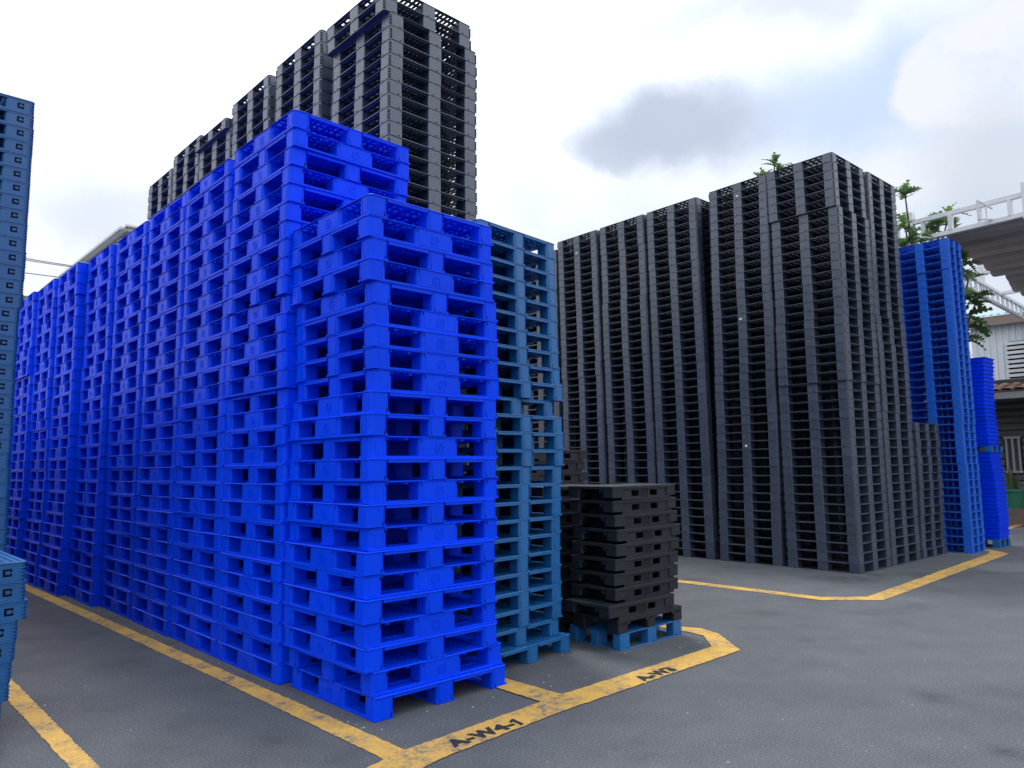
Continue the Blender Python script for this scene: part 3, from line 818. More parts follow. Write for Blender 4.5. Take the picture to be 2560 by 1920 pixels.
# ------------------------------------------------------------------ smaller stacks beyond the block
MFR = Frame(6.677, 12.331, 0.72476)
stack(MFR, 0, 0, 16, 'grid', GREY, GH, (1.0, 1.0), 'grey_pallet', 'small dark grey pallet', 'in the low stack before the blue tower',
      'low dark grey stack at the foot of the blue tower', jit=0.014, yawj=0.008, lean=(0.0, -0.02), seed=131)
NFR = Frame(7.837, 12.911, 0.72476)
stack(NFR, 0, 0, 40, 'grid', NBLUE, GH, (0.66, 0.98), 'medium_blue_pallet', 'medium blue plastic pallet', 'in the slim blue tower right of the grey block',
      'medium blue pallets of the slim tower', jit=0.005, yawj=0.004, seed=132)
bm_ = MB(); nl = np.array(lite.v)  # unseen second tower, added so no bright background shows through the openings
for i in range(40):
    p = NFR.p(0.75 + 0.33, 0.25 + 0.49, i * GH); c_, s_ = math.cos(NFR.yaw), math.sin(NFR.yaw); k = len(bm_.v)
    X = nl[:, 0] * 0.6 * c_ - nl[:, 1] * 0.89 * s_ + p.x; Y = nl[:, 0] * 0.6 * s_ + nl[:, 1] * 0.89 * c_ + p.y
    bm_.v += list(zip(X.tolist(), Y.tolist(), (nl[:, 2] + p.z).tolist())); bm_.f += [tuple(q + k for q in f_) for f_ in lite.f]; bm_.m += lite.m
tag(bm_.obj('added_blue_backing_mass', [NBLUE]), 'medium blue pallets added unseen behind the slim tower to darken its openings', 'pallet stacks', kind='stuff')
OFR = Frame(8.789, 13.675, 0.72476)


def obend(f): return (0.05 * math.sin(f * 5.0) * (1 - f) + 0.02 * math.sin(f * 23), -0.03 * math.sin(f * 6 + 0.6))


put('grid', STEEL, 'blue_pallet', OFR.p(0.30, 0.42, 0), OFR.yaw, (0.62 / 1.1, 0.86 / 1.1, 0.15 / GH), 'dark blue pallet on the ground under the leaning column of bright trays', 'pallet', 'base pallets of the tray column')
put('grid', STEEL, 'blue_pallet', OFR.p(0.30, 0.42, 1.735), OFR.yaw, (0.62 / 1.1, 0.86 / 1.1, 0.11 / GH), 'dark blue pallet halfway up the leaning column of bright trays', 'pallet', 'base pallets of the tray column')
for (z0, n, sd_, wh) in ((0.151, 22, 1, 'in the lower half of the leaning column'), (1.846, 23, 2, 'in the upper half of the leaning column')):
    rnd = random.Random(sd_)
    for i in range(n):
        z = z0 + i * 0.072; bu, bv = obend(z / 3.5)
        put('tray', BRIGHT, 'plastic_tray', OFR.p(0.30 + bu * 0.8 + rnd.uniform(-.014, .014), 0.42 + bv + rnd.uniform(-.006, .006), z), OFR.yaw + rnd.uniform(-.01, .01), (1, 1, 1),
            'shallow bright blue tray, %s %s' % (level_words(i, n), wh), 'tray', 'bright blue trays of the leaning column', parts=False)

# ------------------------------------------------------------------ black pallets on a blue one
BFR = Frame(0.894, 6.558, 0.741)
put('grid', STEEL, 'steel_blue_pallet', BFR.p(0.46, 0.30, 0), BFR.yaw, (0.90 / GS, 0.60 / GS, 0.139 / GH), 'scuffed blue pallet on the asphalt carrying the small black pallets', 'pallet', 'blue pallet under the black stack')
bz = 0.139
B_OFF = [(-0.005, -0.01, 'arch'), (-0.13, -0.02, 'nest'), (0.0, 0.02, 'nest'), (0.0, 0.02, 'nest'), (0.0, 0.01, 'nest'), (0.01, 0.0, 'nest'), (0.03, 0.0, 'nest'), (0.025, 0.02, 'nest'), (0.02, 0.03, 'nest'), (-0.01, 0.01, 'nest')]
for i, (du, dv, kd) in enumerate(B_OFF):
    put(kd, BLACK, 'black_pallet', BFR.p(0.465 + du, 0.28 + dv, bz + i * NH), BFR.yaw + random.uniform(-.008, .008), (1, 1, 1),
        'small black pallet, %s %s' % (level_words(i, 10), 'on the blue pallet in front of the grey block'), 'pallet', 'small black pallets on the blue pallet')
CFR = Frame(1.20, 7.93, 0.741)
for (fr, u0, v0, n, wh, gr, sd_) in ((BFR, -0.04, 0.80, 11, 'in the half hidden stack behind the front black stack', 'second stack of small black pallets', 21),
                                     (BFR, 0.55, 1.62, 14, 'in the farthest black stack beside the steel blue tower', 'third stack of small black pallets', 22)):
    rnd = random.Random(sd_)
    for i in range(n):
        put('nest', BLACK, 'black_pallet', fr.p(u0 + 0.44 + rnd.uniform(-.03, .03), v0 + 0.27 + rnd.uniform(-.02, .02), i * NH), fr.yaw + rnd.uniform(-.02, .02), (1, 1, 1),
            'small black pallet, %s %s' % (level_words(i, n), wh), 'pallet', gr)

# ------------------------------------------------------------------ the stacks at the left edge
DFR = Frame(-3.94, 5.87, 0.75667)
stack(DFR, -CS, 0.0, 40, 'badge', DBLUE, CH, (CS, CS), 'badged_blue_pallet', 'worn steel blue pallet with badges', 'in the tall tower at the left edge',
      'steel blue pallets at the left edge', jit=0.006, yawj=0.004, seed=150)
D2FR = Frame(-3.012, 4.619, 0.75667)
D2O = [(-0.075, 0), (-0.055, 0), (-0.02, 0), (-0.01, 0), (0.0, 0), (0.005, 0), (0.05, 0), (0.035, 0), (0.03, 0)]
stack(D2FR, -CS, 0.0, 9, 'badge', DBLUE, CH, (CS, CS), 'badged_blue_pallet', 'worn steel blue pallet with badges', 'in the low stack at the left edge',
      'low steel blue stack at the left edge', off=D2O, jit=0.003, yawj=0.004, seed=151)

# stickers stay with their pallets
stm = MB(); stm.box(-0.021, 0.021, -0.0005, 0.0005, -0.013, 0.013); STM = stm.mesh('sticker', [STICKER])


def sticker(pal, side, t_, z):
    """Glue a small white sticker on the -a side (side='L') of a grey pallet, t_ along the face."""
    s_ = D.objects.new('sticker', STM); COL.objects.link(s_)
    a = pal.matrix_basis; inv = a.inverted()
    yaw = KF.yaw
    wp = Vector((pal.location.x, pal.location.y, pal.location.z)) + Vector((KF.a.x, KF.a.y, 0)) * (-0.5505) + Vector((KF.b.x, KF.b.y, 0)) * t_ + Vector((0, 0, z))
    s_.parent = pal
    s_.matrix_basis = inv @ (Matrix.Translation(wp) @ Matrix.Rotation(yaw + math.pi / 2, 4, 'Z'))
    s_['label'] = 'small white sticker on the middle leg'


sticker(kst[1][13], 'L', 0.0, 0.06); sticker(kst[1][28], 'L', 0.02, 0.06); sticker(kst[1][43], 'L', 0.0, 0.06); sticker(kst[4][42], 'L', 0.0, 0.06)

# ------------------------------------------------------------------ corrugated shed behind the blue row
def corrugated(p0, dx, dz, length, height, wave, amp, nrm, fn=None):
    """Sheet of trapezoidal corrugation starting at p0, running along dx, standing along dz."""
    m = MB(); n = int(length / wave); prof = [(0.0, 0), (0.30, 0), (0.42, 1), (0.78, 1), (0.90, 0)]
    xs = []
    for i in range(n):
        for f_, a_ in prof: xs.append(((i + f_) * wave, a_ * amp))
    for (x, a_) in xs:
        q = p0 + dx * x + nrm * a_; m.v.append(tuple(q)); m.v.append(tuple(q + dz * height))
    for i in range(len(xs) - 1): m.f.append((2 * i, 2 * i + 2, 2 * i + 3, 2 * i + 1)); m.m.append(0)
    return m


A3 = Vector((FF.a.x, FF.a.y, 0)); B3 = Vector((FF.b.x, FF.b.y, 0)); Z3 = Vector((0, 0, 1))
SHEDW = mat('white_shed_sheeting', (0.66, 0.67, 0.68), 0.5, 0.4, 0.05, 2, 0, 0, 0.1)
SHEDG = mat('grey_shed_trim', (0.38, 0.40, 0.42), 0.5, 0.4, 0.06, 2)
e = empty('storage_shed', FF.p(4.4, 20.0)); tag(e, 'long white corrugated shed whose eave shows above the blue row', 'building')
def world_child(mb, name, mats, par):
    inv = par.matrix_basis.inverted(); mb.xf(inv); return mb.obj(name, mats, par)


su, sv = 4.15, 19.7
world_child(corrugated(FF.p(su - 0.1, sv, 0), B3, Z3, 60, 8.78, 1.1, 0.2, -A3), 'wall', [SHEDW], e)
world_child(corrugated(FF.p(su, sv, 0), A3, Z3, 14, 8.78, 0.9, 0.12, -B3), 'wall', [SHEDW], e)
m = MB(); m.beam(FF.p(su - 0.35, sv - 0.3, 8.80), FF.p(su - 0.35, sv + 60, 8.80), 0.08, 0.14); world_child(m, 'fascia', [SHEDG], e)
m = MB(); m.beam(FF.p(su - 0.35, sv - 0.3, 8.80), FF.p(su + 7, sv - 0.3, 8.80), 0.08, 0.14); world_child(m, 'fascia', [SHEDG], e)
m = MB(); m.beam(FF.p(su - 0.48, sv - 0.2, 8.84), FF.p(su - 0.48, sv + 60, 8.84), 0.08, 0.08); world_child(m, 'gutter', [SHEDW], e)
m = MB()
q = [FF.p(su - 0.4, sv - 0.4, 8.92), FF.p(su + 7, sv - 0.4, 9.00), FF.p(su + 7, sv + 60, 9.00), FF.p(su - 0.4, sv + 60, 8.92)]
m.v = [tuple(p) for p in q] + [tuple(p - Z3 * 0.06) for p in q]; m.f = [(0, 1, 2, 3), (7, 6, 5, 4), (0, 4, 5, 1), (1, 5, 6, 2), (2, 6, 7, 3), (3, 7, 4, 0)]; m.m = [0] * 6
world_child(m, 'roof', [SHEDW], e)
for i in range(0):
    m = MB(); v = sv + 0.5 + i * 1.5; m.beam(FF.p(su - 0.12, v, 8.62), FF.p(su - 0.34, v, 8.80), 0.10, 0.22); world_child(m, 'bracket', [SHEDW], e)

# overhead cables between the shed and the left
for k, (x0, y0, x1, y1, nm) in enumerate(((-260, 588, 178, 667, 'upper'), (-260, 581, 178, 664, 'topmost'), (-260, 627, 142, 692, 'lowest'))):
    m = MB(); p0 = pxat(x0, y0, 24); p1 = pxat(x1, y1, 30); last = p0
    for i in range(1, 13):
        f_ = i / 12; q = p0.lerp(p1, f_) - Z3 * (0.25 * 4 * f_ * (1 - f_)) * 0.2; m.tube(last, q, 0.016, 5); last = q
    tag(m.obj('power_cable', [mat('cable_grey', (0.12, 0.12, 0.14), 0.6, 0.3)]), '%s of the three thin overhead cables at the left' % nm, 'cable', 'overhead cables')

# ------------------------------------------------------------------ factory building on the right
FACW = mat('white_factory_sheeting', (0.62, 0.66, 0.70), 0.5, 0.4, 0.05, 2, 0, 0, 0.15)
FACR = mat('pale_blue_roof', (0.30, 0.48, 0.62), 0.5, 0.4, 0.06, 2)
FASC = mat('brown_fascia_board', (0.22, 0.17, 0.15), 0.7, 0.3, 0.1, 3)
e = empty('factory_building', FF.p(31, 0)); tag(e, 'white corrugated factory with pale blue roof and louvres at right', 'building')
bu = 31.0
world_child(corrugated(FF.p(bu, 4.55, 0), -B3, Z3, 18, 6.9, 0.22, 0.035, -A3), 'wall', [FACW], e)
world_child(corrugated(FF.p(bu, 4.55, 0), A3, Z3, 14, 6.9, 0.22, 0.035, B3), 'wall', [FACW], e)
m = MB(); m.beam(FF.p(bu - 0.35, 5.0, 7.0), FF.p(bu - 0.35, -14, 7.0), 0.06, 0.36); world_child(m, 'fascia', [FASC], e)
world_child(corrugated(FF.p(bu - 0.42, 5.1, 7.2), -B3, (A3 * 6 + Z3 * 1.15).normalized(), 19, 7.0, 0.25, 0.04, Z3), 'roof', [FACR], e)
for k, (va, vb) in enumerate(((3.38, 1.42), (1.22, -0.75))):
    lv = MB(); 
    lv.beam(FF.p(bu - 0.06, va, 4.55), FF.p(bu - 0.06, va, 6.15), 0.06, 0.08); lv.beam(FF.p(bu - 0.06, vb, 4.55), FF.p(bu - 0.06, vb, 6.15), 0.06, 0.08)
    lo = world_child(lv, 'louvre', [WHITE], e)
    bk = MB(); bk.beam(FF.p(bu - 0.045, va, 5.35), FF.p(bu - 0.045, vb, 5.35), 0.01, 1.6); o2 = bk.obj('backing', [SLOTM], lo); o2.data.transform(e.matrix_basis.inverted())
    for i in range(9):
        sl = MB(); z = 4.64 + i * 0.178; sl.beam(FF.p(bu - 0.12, va, z), FF.p(bu - 0.12, vb, z), 0.04, 0.11); o2 = sl.obj('slat', [WHITE], lo); o2.data.transform(e.matrix_basis.inverted())
m = MB(); m.beam(FF.p(bu - 0.08, 4.5, 4.25), FF.p(bu - 0.08, -14, 4.25), 0.05, 0.06); world_child(m, 'rail', [WHITE], e)
e2 = corrugated(FF.p(bu + 4, 2.6, 7.9), -B3, Z3, 8, 1.6, 0.25, 0.04, -A3); o = e2.obj('roof_monitor', [mat('bright_pale_blue_sheeting', (0.16, 0.42, 0.72), 0.45, 0.4, 0.1, 2)], None)
inv = e.matrix_basis.inverted(); o.parent = e; o.data.transform(inv)

# ------------------------------------------------------------------ timber house
LOG = mat('dark_timber_siding', (0.075, 0.078, 0.08), 0.75, 0.3, 0.2, 5, 0.3, 0.0, 0.1)
TILE = mat('brown_roof_tile', (0.20, 0.115, 0.095), 0.7, 0.3, 0.15, 4, 0.2, 0, 0.2)
STONE = mat('dark_plinth_stone', (0.11, 0.11, 0.11), 0.85, 0.2, 0.3, 6)
HE = empty('timber_house', FF.p(20, 0)); tag(HE, 'low dark timber house with brown tiled roof at the right edge', 'house')
hu_ = 20.0
m = MB(); m.beam(FF.p(hu_, 4.0, 0.45), FF.p(hu_, -6, 0.45), 0.2, 0.9); world_child(m, 'plinth', [STONE], HE)
def hpart(mb, name, mats): return world_child(mb, name, mats, HE)
bz_ = 0.95; i = 0
WV0, WV1, WZ0, WZ1 = 1.08, 0.80, 1.28, 2.16
while bz_ < 3.2:
    for (va, vb) in (((4.0, WV0 + 0.06), (WV1 - 0.06, -0.2)) if WZ0 - 0.1 < bz_ < WZ1 + 0.05 else ((4.0, -0.2),)):
        mb = MB(); p0, p1 = FF.p(hu_, va, bz_), FF.p(hu_, vb, bz_)
        mb.tube(p0, p1, 0.105, 8); hpart(mb, 'log', [LOG])
    bz_ += 0.185; i += 1
m = MB(); m.beam(FF.p(hu_ + 0.25, 4.0, 2.0), FF.p(hu_ + 0.25, -6, 2.0), 0.1, 3.4); hpart(m, 'inner_wall', [LOG])
m = MB()
for (v_, ) in ((WV0,), (WV1,), ((WV0 + WV1) / 2,)): m.beam(FF.p(hu_ - 0.11, v_, WZ0), FF.p(hu_ - 0.11, v_, WZ1), 0.05, 0.05)
m.beam(FF.p(hu_ - 0.115, WV0 + 0.05, WZ0), FF.p(hu_ - 0.115, WV1 - 0.05, WZ0), 0.09, 0.06); m.beam(FF.p(hu_ - 0.115, WV0 + 0.05, WZ1), FF.p(hu_ - 0.115, WV1 - 0.05, WZ1), 0.06, 0.06)
wf = hpart(m, 'window', [mat('grey_window_frame', (0.26, 0.27, 0.28), 0.6, 0.3, 0.1)])
gl = MB(); gl.beam(FF.p(hu_ - 0.05, WV0, (WZ0 + WZ1) / 2), FF.p(hu_ - 0.05, WV1, (WZ0 + WZ1) / 2), 0.01, WZ1 - WZ0)
o = gl.obj('pane', [mat('window_glass_dark', (0.10, 0.12, 0.14), 0.12, 0.6, 0.1)], wf); o.data.transform(HE.matrix_basis.inverted())
m = MB(); m.beam(FF.p(hu_ - 1.15, 4.6, 3.18), FF.p(hu_ - 1.15, -6, 3.18), 0.05, 0.16); hpart(m, 'fascia', [mat('pale_grey_fascia', (0.30, 0.32, 0.33), 0.6, 0.3, 0.1)])
m = MB(); m.beam(FF.p(hu_ - 0.55, 4.6, 3.24), FF.p(hu_ - 0.55, -6, 3.24), 1.15, 0.03); hpart(m, 'soffit', [LOG])
# tiled roof: rows of curved tiles
tl = MB(); nseg = 8
for (i0) in range(nseg):
    a0 = math.pi * i0 / nseg; a1 = math.pi * (i0 + 1) / nseg; k = len(tl.v)
    for (an) in (a0, a1):
        tl.v.append((0.125 * math.cos(an), 0.0, 0.06 * math.sin(an))); tl.v.append((0.125 * math.cos(an), 0.42, 0.06 * math.sin(an)))
    tl.f.append((k, k + 2, k + 3, k + 1)); tl.m.append(0)
tl.box(-0.14, 0.14, 0.0, 0.42, -0.02, 0.0); TLM = tl.mesh('tile', [TILE])
slope = math.radians(12)
for r in range(3):
    for c_ in range(26):
        v = 4.5 - c_ * 0.27
        if v < -1.0: break
        o = D.objects.new('tile', TLM); COL.objects.link(o); o.parent = HE
        w = FF.p(hu_ - 1.2 + r * 0.36 * math.cos(slope), v, 3.30 + r * 0.36 * math.sin(slope))
        Mw = Matrix.Translation(w) @ Matrix.Rotation(FF.yaw - math.pi / 2, 4, 'Z') @ Matrix.Rotation(slope * 0.86, 4, 'X')
        o.matrix_basis = HE.matrix_basis.inverted() @ Mw
# planter with a green pot
m = MB(); m.beam(FF.p(hu_ - 0.65, 1.35, 0.19), FF.p(hu_ - 0.65, -1.5, 0.19), 0.5, 0.38)
tag(m.obj('planter_box', [mat('brown_concrete', (0.17, 0.13, 0.12), 0.85, 0.2, 0.2)]), 'low brown planter box along the foot of the timber house', 'planter')
pc = FF.p(hu_ - 0.65, 0.90, 0.38)
pe = empty('flower_pot', pc); tag(pe, 'green plastic pot with an upright spiky plant on the planter box', 'pot')
m = MB(); N_ = 14; prof = [(0.19, 0.0), (0.26, 0.42), (0.29, 0.42), (0.29, 0.48), (0.25, 0.48), (0.24, 0.40), (0.0, 0.40)]
for (r, z) in prof:
    for i in range(N_): m.v.append((r * math.cos(2 * math.pi * i / N_), r * math.sin(2 * math.pi * i / N_), z))
for k in range(len(prof) - 1):
    for i in range(N_): m.f.append((k * N_ + i, k * N_ + (i + 1) % N_, (k + 1) * N_ + (i + 1) % N_, (k + 1) * N_ + i)); m.m.append(0)
m.obj('pot', [mat('green_plastic', (0.03, 0.17, 0.10), 0.5, 0.4, 0.1)], pe)
LEAFD = mat('spiky_leaf', (0.075, 0.10, 0.04), 0.6, 0.3, 0.3, 9)
for i in range(16):
    m = MB(); an = random.uniform(0, 6.28); lean_ = random.uniform(0.02, 0.28); hgt = random.uniform(0.35, 0.75)
    b0 = Vector((random.uniform(-.12, .12), random.uniform(-.12, .12), 0.40)); tip = b0 + Vector((math.cos(an) * lean_, math.sin(an) * lean_, hgt))
    sd_ = Vector((-math.sin(an), math.cos(an), 0)) * 0.022; mid_ = b0.lerp(tip, 0.5) + Vector((math.cos(an), math.sin(an), 0)) * -0.02
    m.v = [tuple(b0 - sd_), tuple(b0 + sd_), tuple(mid_ + sd_), tuple(mid_ - sd_), tuple(tip), tuple(mid_ + Vector((0, 0, .0)) - Vector((math.cos(an), math.sin(an), 0)) * 0.012)]
    m.f = [(0, 1, 2, 5), (0, 5, 3), (5, 2, 4), (3, 5, 4)]; m.m = [0] * 4
    m.obj('leaf', [LEAFD], pe)

# ------------------------------------------------------------------ canopy of corrugated sheet on white trusses
CE = empty('canopy', FF.p(17, 0)); tag(CE, 'high corrugated canopy on white lattice trusses above the tray column', 'canopy')
cz = 7.0; cu0 = 16.8
def cpart(mb, name, mats): return world_child(mb, name, mats, CE)
def cf(v): return cu0 + (v - 1.25) * 0.10
m = MB(); m.beam(FF.p(cf(4.5), 4.5, cz), FF.p(cf(-9), -9, cz), 0.14, 0.10); cpart(m, 'bottom_chord', [WHITE])
m = MB(); m.beam(FF.p(cf(4.5), 4.5, cz + 0.46), FF.p(cf(-9), -9, cz + 0.46), 0.12, 0.10); cpart(m, 'top_chord', [WHITE])
for i in range(22):
    v = 4.2 - i * 0.62; m = MB(); w_ = 0.16 if i % 2 else 0.10
    m.beam(FF.p(cf(v), v, cz + 0.04), FF.p(cf(v), v, cz + 0.42), w_, 0.08); cpart(m, 'post', [WHITE])
for v in (2.0, -0.45):
    m = MB(); m.beam(FF.p(cf(v) + 0.03, v, cz - 0.1), FF.p(cf(v) + 0.03, v, cz + 0.72), 0.22, 0.12); cpart(m, 'stanchion', [WHITE])
m = MB(); m.beam(FF.p(cf(0.42) - 0.32, 0.42, cz + 0.04), FF.p(cf(0.42) - 0.32, 0.42, cz + 0.50), 0.05, 0.05)
m.beam(FF.p(cf(0.42) - 0.32, 0.42, cz + 0.49), FF.p(cf(0.2) - 0.05, 0.2, cz + 0.30), 0.03, 0.03); m.beam(FF.p(cf(0.42) - 0.32, 0.42, cz + 0.05), FF.p(cf(0.2) - 0.05, 0.2, cz + 0.05), 0.03, 0.03)
m.beam(FF.p(cf(0.3) - 0.17, 0.3, cz + 0.05), FF.p(cf(0.3) - 0.17, 0.3, cz + 0.38), 0.025, 0.025)
cpart(m, 'bracket', [WHITE])
# sheets run along the front truss; their ragged ends line up on the side towards the sky
rnd = random.Random(5); row = 0; u = cu0 + 0.05
SH = mat('dull_grey_brown_sheet', (0.40, 0.355, 0.36), 0.6, 0.35, 0.15, 1.5, 0, 0, 0.1)
while u < 34:
    v1 = 1.25 + rnd.uniform(-0.12, 0.10) + (u - cu0) * 0.04; sh = MB(); w = 0.95
    prof = [(0.0, 0.0), (0.12, 0.0), (0.20, -0.10), (0.40, -0.13), (0.62, -0.10), (0.72, 0.0), (0.95, 0.0)]
    for vv in (v1, -9.0):
        for (f_, a_) in prof: sh.v.append(tuple(FF.p(u + f_, vv, cz - 0.02 + a_ * 0.9)))
    n_ = len(prof)
    for i in range(n_ - 1): sh.f.append((i, i + 1, n_ + i + 1, n_ + i)); sh.m.append(0)
    k = len(sh.v)
    sh.v += [(a_, b__, c_ + 0.012) for (a_, b__, c_) in sh.v[:2 * n_]]
    for i in range(n_ - 1): sh.f.append((k + n_ + i, k + n_ + i + 1, k + i + 1, k + i)); sh.m.append(0)
    cpart(sh, 'roof_sheet', [SH]); u += 0.93
# side lattice running away beyond the sheets
for (v_, zz) in ((2.05, cz),):
    m = MB(); m.beam(FF.p(cu0, v_, zz), FF.p(44, v_ + 0.4, zz), 0.10, 0.09); cpart(m, 'side_chord', [WHITE])
    m = MB(); m.beam(FF.p(cu0, v_, zz - 0.42), FF.p(44, v_ + 0.4, zz - 0.42), 0.10, 0.09); cpart(m, 'side_chord', [WHITE])
    uu = cu0 + 0.2
    while uu < 40:
        m = MB(); q_ = v_ + (uu - cu0) / (44 - cu0) * 0.4; m.beam(FF.p(uu, q_, zz - 0.04), FF.p(uu, q_, zz - 0.38), 0.07, 0.07); cpart(m, 'lattice_bar', [WHITE]); uu += 0.62
for uu in (22.0, 25.6):
    m = MB(); m.beam(FF.p(uu, 2.2, cz + 0.05), FF.p(uu, 1.0, cz + 0.05), 0.14, 0.10); cpart(m, 'cross_bar', [WHITE])
m = MB(); m.beam(FF.p(23.5, 2.2, cz - 0.5), FF.p(23.5, 2.2, cz + 0.7), 0.12, 0.16); cpart(m, 'stanchion', [WHITE])
for (pu, pv) in ((17.2, 6.0), (17.0, -7.5), (34.0, -7.5)):
    m = MB(); m.beam(FF.p(pu, pv, 0), FF.p(pu, pv, cz), 0.16, 0.16); cpart(m, 'column', [WHITE])
m = MB(); m.beam(FF.p(cf(6.0), 6.0, cz), FF.p(cf(4.5), 4.5, cz), 0.14, 0.10); cpart(m, 'bottom_chord', [WHITE])

# ------------------------------------------------------------------ breadfruit trees
def leaf_mesh(name, L, W, lobes, m_):
    """Deeply lobed leaf folded along its rib and drooping towards the tip."""
    mb = MB(); pts = []
    for i in range(lobes):
        f0 = 0.10 + 0.86 * i / lobes; f1 = 0.10 + 0.86 * (i + 0.62) / lobes; f2 = 0.10 + 0.86 * (i + 1) / lobes
        wd = W * math.sin(math.pi * min(0.97, 0.16 + 0.78 * (i + 0.5) / lobes))
        pts += [(f0, 0.16 * wd), (f1 + 0.05, wd), (f1 + 0.10, wd * 0.86), (f2, 0.18 * wd)]
    pts.append((1.0, 0.0)); pts = [(0.02, 0.004)] + pts
    def P3(f_, y):
        return (y, f_ * L, abs(y) * 0.28 - 0.32 * L * f_ * f_)
    for sg in (1, -1):
        k = len(mb.v)
        for (f_, y) in pts:
            mb.v.append(P3(f_, y * sg)); mb.v.append(P3(f_, 0))
        for i in range(len(pts) - 1):
            q = (k + 2 * i, k + 2 * i + 2, k + 2 * i + 3, k + 2 * i + 1)
            mb.f.append(q if sg > 0 else q[::-1]); mb.m.append(0)
    me = mb.mesh(name, [m_]); return me


def leafmat(name, c0, c1):
    m_ = D.materials.new(name); m_.use_nodes = True; t_ = NT(m_.node_tree); b_ = m_.node_tree.nodes['Principled BSDF']
    oi = t_.n('ShaderNodeObjectInfo'); t_.l(t_.mix(oi.outputs['Random'], c0, c1), b_.inputs['Base Color'])
    b_.inputs['Roughness'].default_value = 0.5
    tr = t_.n('ShaderNodeBsdfTranslucent'); t_.l(t_.mix(oi.outputs['Random'], tuple(x * 2.2 for x in c0), tuple(x * 2.2 for x in c1)), tr.inputs[0])
    mx = t_.n('ShaderNodeMixShader'); mx.inputs[0].default_value = 0.35; t_.l(b_.outputs[0], mx.inputs[1]); t_.l(tr.outputs[0], mx.inputs[2])
    t_.l(mx.outputs[0], m_.node_tree.nodes['Material Output'].inputs[0]); return m_


LM1 = leafmat('breadfruit_leaf', (0.030, 0.065, 0.030), (0.060, 0.120, 0.035)); LM2 = leafmat('young_breadfruit_leaf', (0.10, 0.17, 0.03), (0.06, 0.12, 0.03))
LEAF = [leaf_mesh('leaf', 0.66, 0.23, 5, LM1), leaf_mesh('leaf', 0.56, 0.20, 5, LM1)]; YLEAF = leaf_mesh('leaf', 0.50, 0.17, 4, LM2)
BARK = mat('breadfruit_bark', (0.16, 0.14, 0.11), 0.85, 0.2, 0.2, 4)


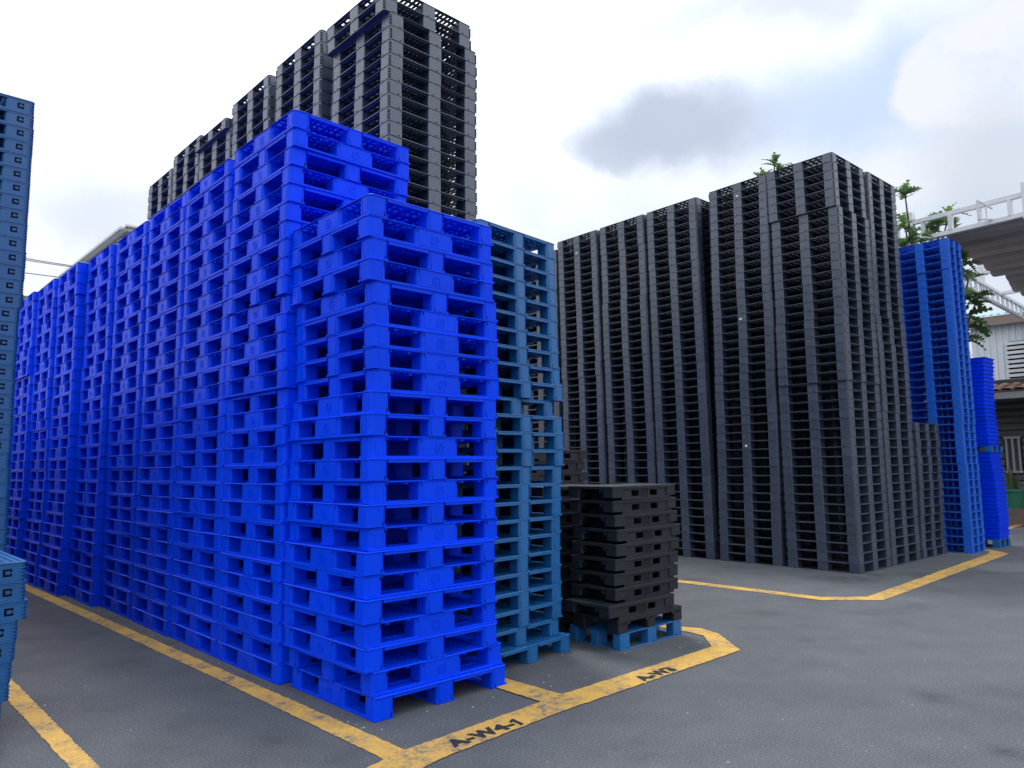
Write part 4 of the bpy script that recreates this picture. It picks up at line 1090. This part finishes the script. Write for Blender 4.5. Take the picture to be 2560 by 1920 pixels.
def tree(base, name, label, clusters, seed):
    """clusters: (world point, size, has young leaves)."""
    rnd = random.Random(seed); te = empty(name, base); tag(te, label, 'tree', 'breadfruit trees behind the stacks')
    tr = MB(); top = max(c_[0].z for c_ in clusters); ctr = Vector((base[0], base[1], 0))
    hub = Vector((base[0], base[1], top * 0.55)); pts = [ctr, ctr.lerp(hub, 0.5) + Vector((0.1, -0.08, 0)), hub]
    tr.tube(pts[0], pts[1], 0.22, 10, 0, 0.17); tr.tube(pts[1], pts[2], 0.17, 10, 0, 0.13)
    for v_ in range(len(tr.v)): tr.v[v_] = tuple(Vector(tr.v[v_]) - Vector(base))
    tr.obj('trunk', [BARK], te)
    for (p, s_, yg) in clusters:
        br = MB(); md = hub.lerp(p, 0.55) + Vector((rnd.uniform(-.2, .2), rnd.uniform(-.2, .2), -0.25))
        b0 = Vector(base); br.tube(hub - b0, md - b0, 0.06, 6, 0, 0.035); br.tube(md - b0, p - b0 - Vector((0, 0, 0.05)), 0.035, 6, 0, 0.016); br.obj('branch', [BARK], te)
        n_ = rnd.randint(9, 12); ph = rnd.uniform(0, 6)
        for i in range(n_):
            yl = yg and i < 4
            o = D.objects.new('leaf', YLEAF if yl else rnd.choice(LEAF)); COL.objects.link(o); o.parent = te
            el = rnd.uniform(55, 85) if yl else rnd.uniform(-25, 50); az = ph + i * 2.4
            sc_ = s_ * rnd.uniform(0.5, 0.8)
            o.matrix_basis = Matrix.Translation(p - b0 + Vector((0, 0, -0.06 * (i % 4)))) @ Matrix.Rotation(az, 4, 'Z') @ Matrix.Rotation(math.radians(el), 4, 'X') @ Matrix.Rotation(rnd.uniform(-.5, .5), 4, 'Y') @ Matrix.Scale(sc_, 4)


c1 = [(pxat(1936, 405, 19.5), 0.85, True), (pxat(1985, 412, 20.0), 0.6, False), (pxat(1910, 445, 19.8), 0.8, True)]
for q in range(8): c1.append((pxat(1930 + random.uniform(-70, 70), 470 + random.uniform(0, 160), 19.5 + random.uniform(-.6, .8)), 0.9, False))
tree(pxat(1945, 1200, 19.9).xy.to_3d() if hasattr(Vector((0, 0)), 'to_3d') else Vector((6.9, 18.6, 0)), 'breadfruit_tree', 'breadfruit tree whose crown tip peeps over the tall grey block', c1, 11)
c2 = [(pxat(2262, 480, 19.6), 0.95, True), (pxat(2262, 560, 19.8), 1.0, True), (pxat(2262, 600, 19.6), 1.0, False), (pxat(2300, 590, 20.0), 0.9, False),
      (pxat(2325, 560, 21.0), 1.0, False), (pxat(2345, 550, 20.6), 0.9, True), (pxat(2372, 535, 21.2), 1.0, True), (pxat(2380, 570, 21.0), 0.9, False), (pxat(2335, 600, 20.6), 1.0, False), (pxat(2410, 650, 20.4), 1.0, True), (pxat(2422, 680, 20.0), 0.9, False),
      (pxat(2425, 745, 19.8), 1.1, False), (pxat(2445, 738, 20.2), 0.8, False), (pxat(2415, 790, 19.8), 1.1, False), (pxat(2440, 800, 20.2), 0.9, False), (pxat(2415, 835, 19.6), 1.1, False), (pxat(2410, 900, 19.8), 0.8, True)]
for q in range(8): c2.append((pxat(2340 + random.uniform(-70, 70), 650 + random.uniform(0, 300), 21 + random.uniform(-.6, .8)), 1.0, False))
b2 = pxat(2350, 1200, 20.8); tree(Vector((b2.x, b2.y, 0)), 'breadfruit_tree', 'breadfruit tree with big lobed leaves round the slim blue tower', c2, 12)
# distant treetop at the left
c3 = [(pxat(52 + random.uniform(-30, 14), 752 + random.uniform(-12, 20), 34 + random.uniform(-1, 1)), 0.8, False) for q in range(5)]
b3 = pxat(20, 1200, 34); tree(Vector((b3.x, b3.y, 0)), 'breadfruit_tree', 'small distant treetop beside the left-hand tower', c3, 13)
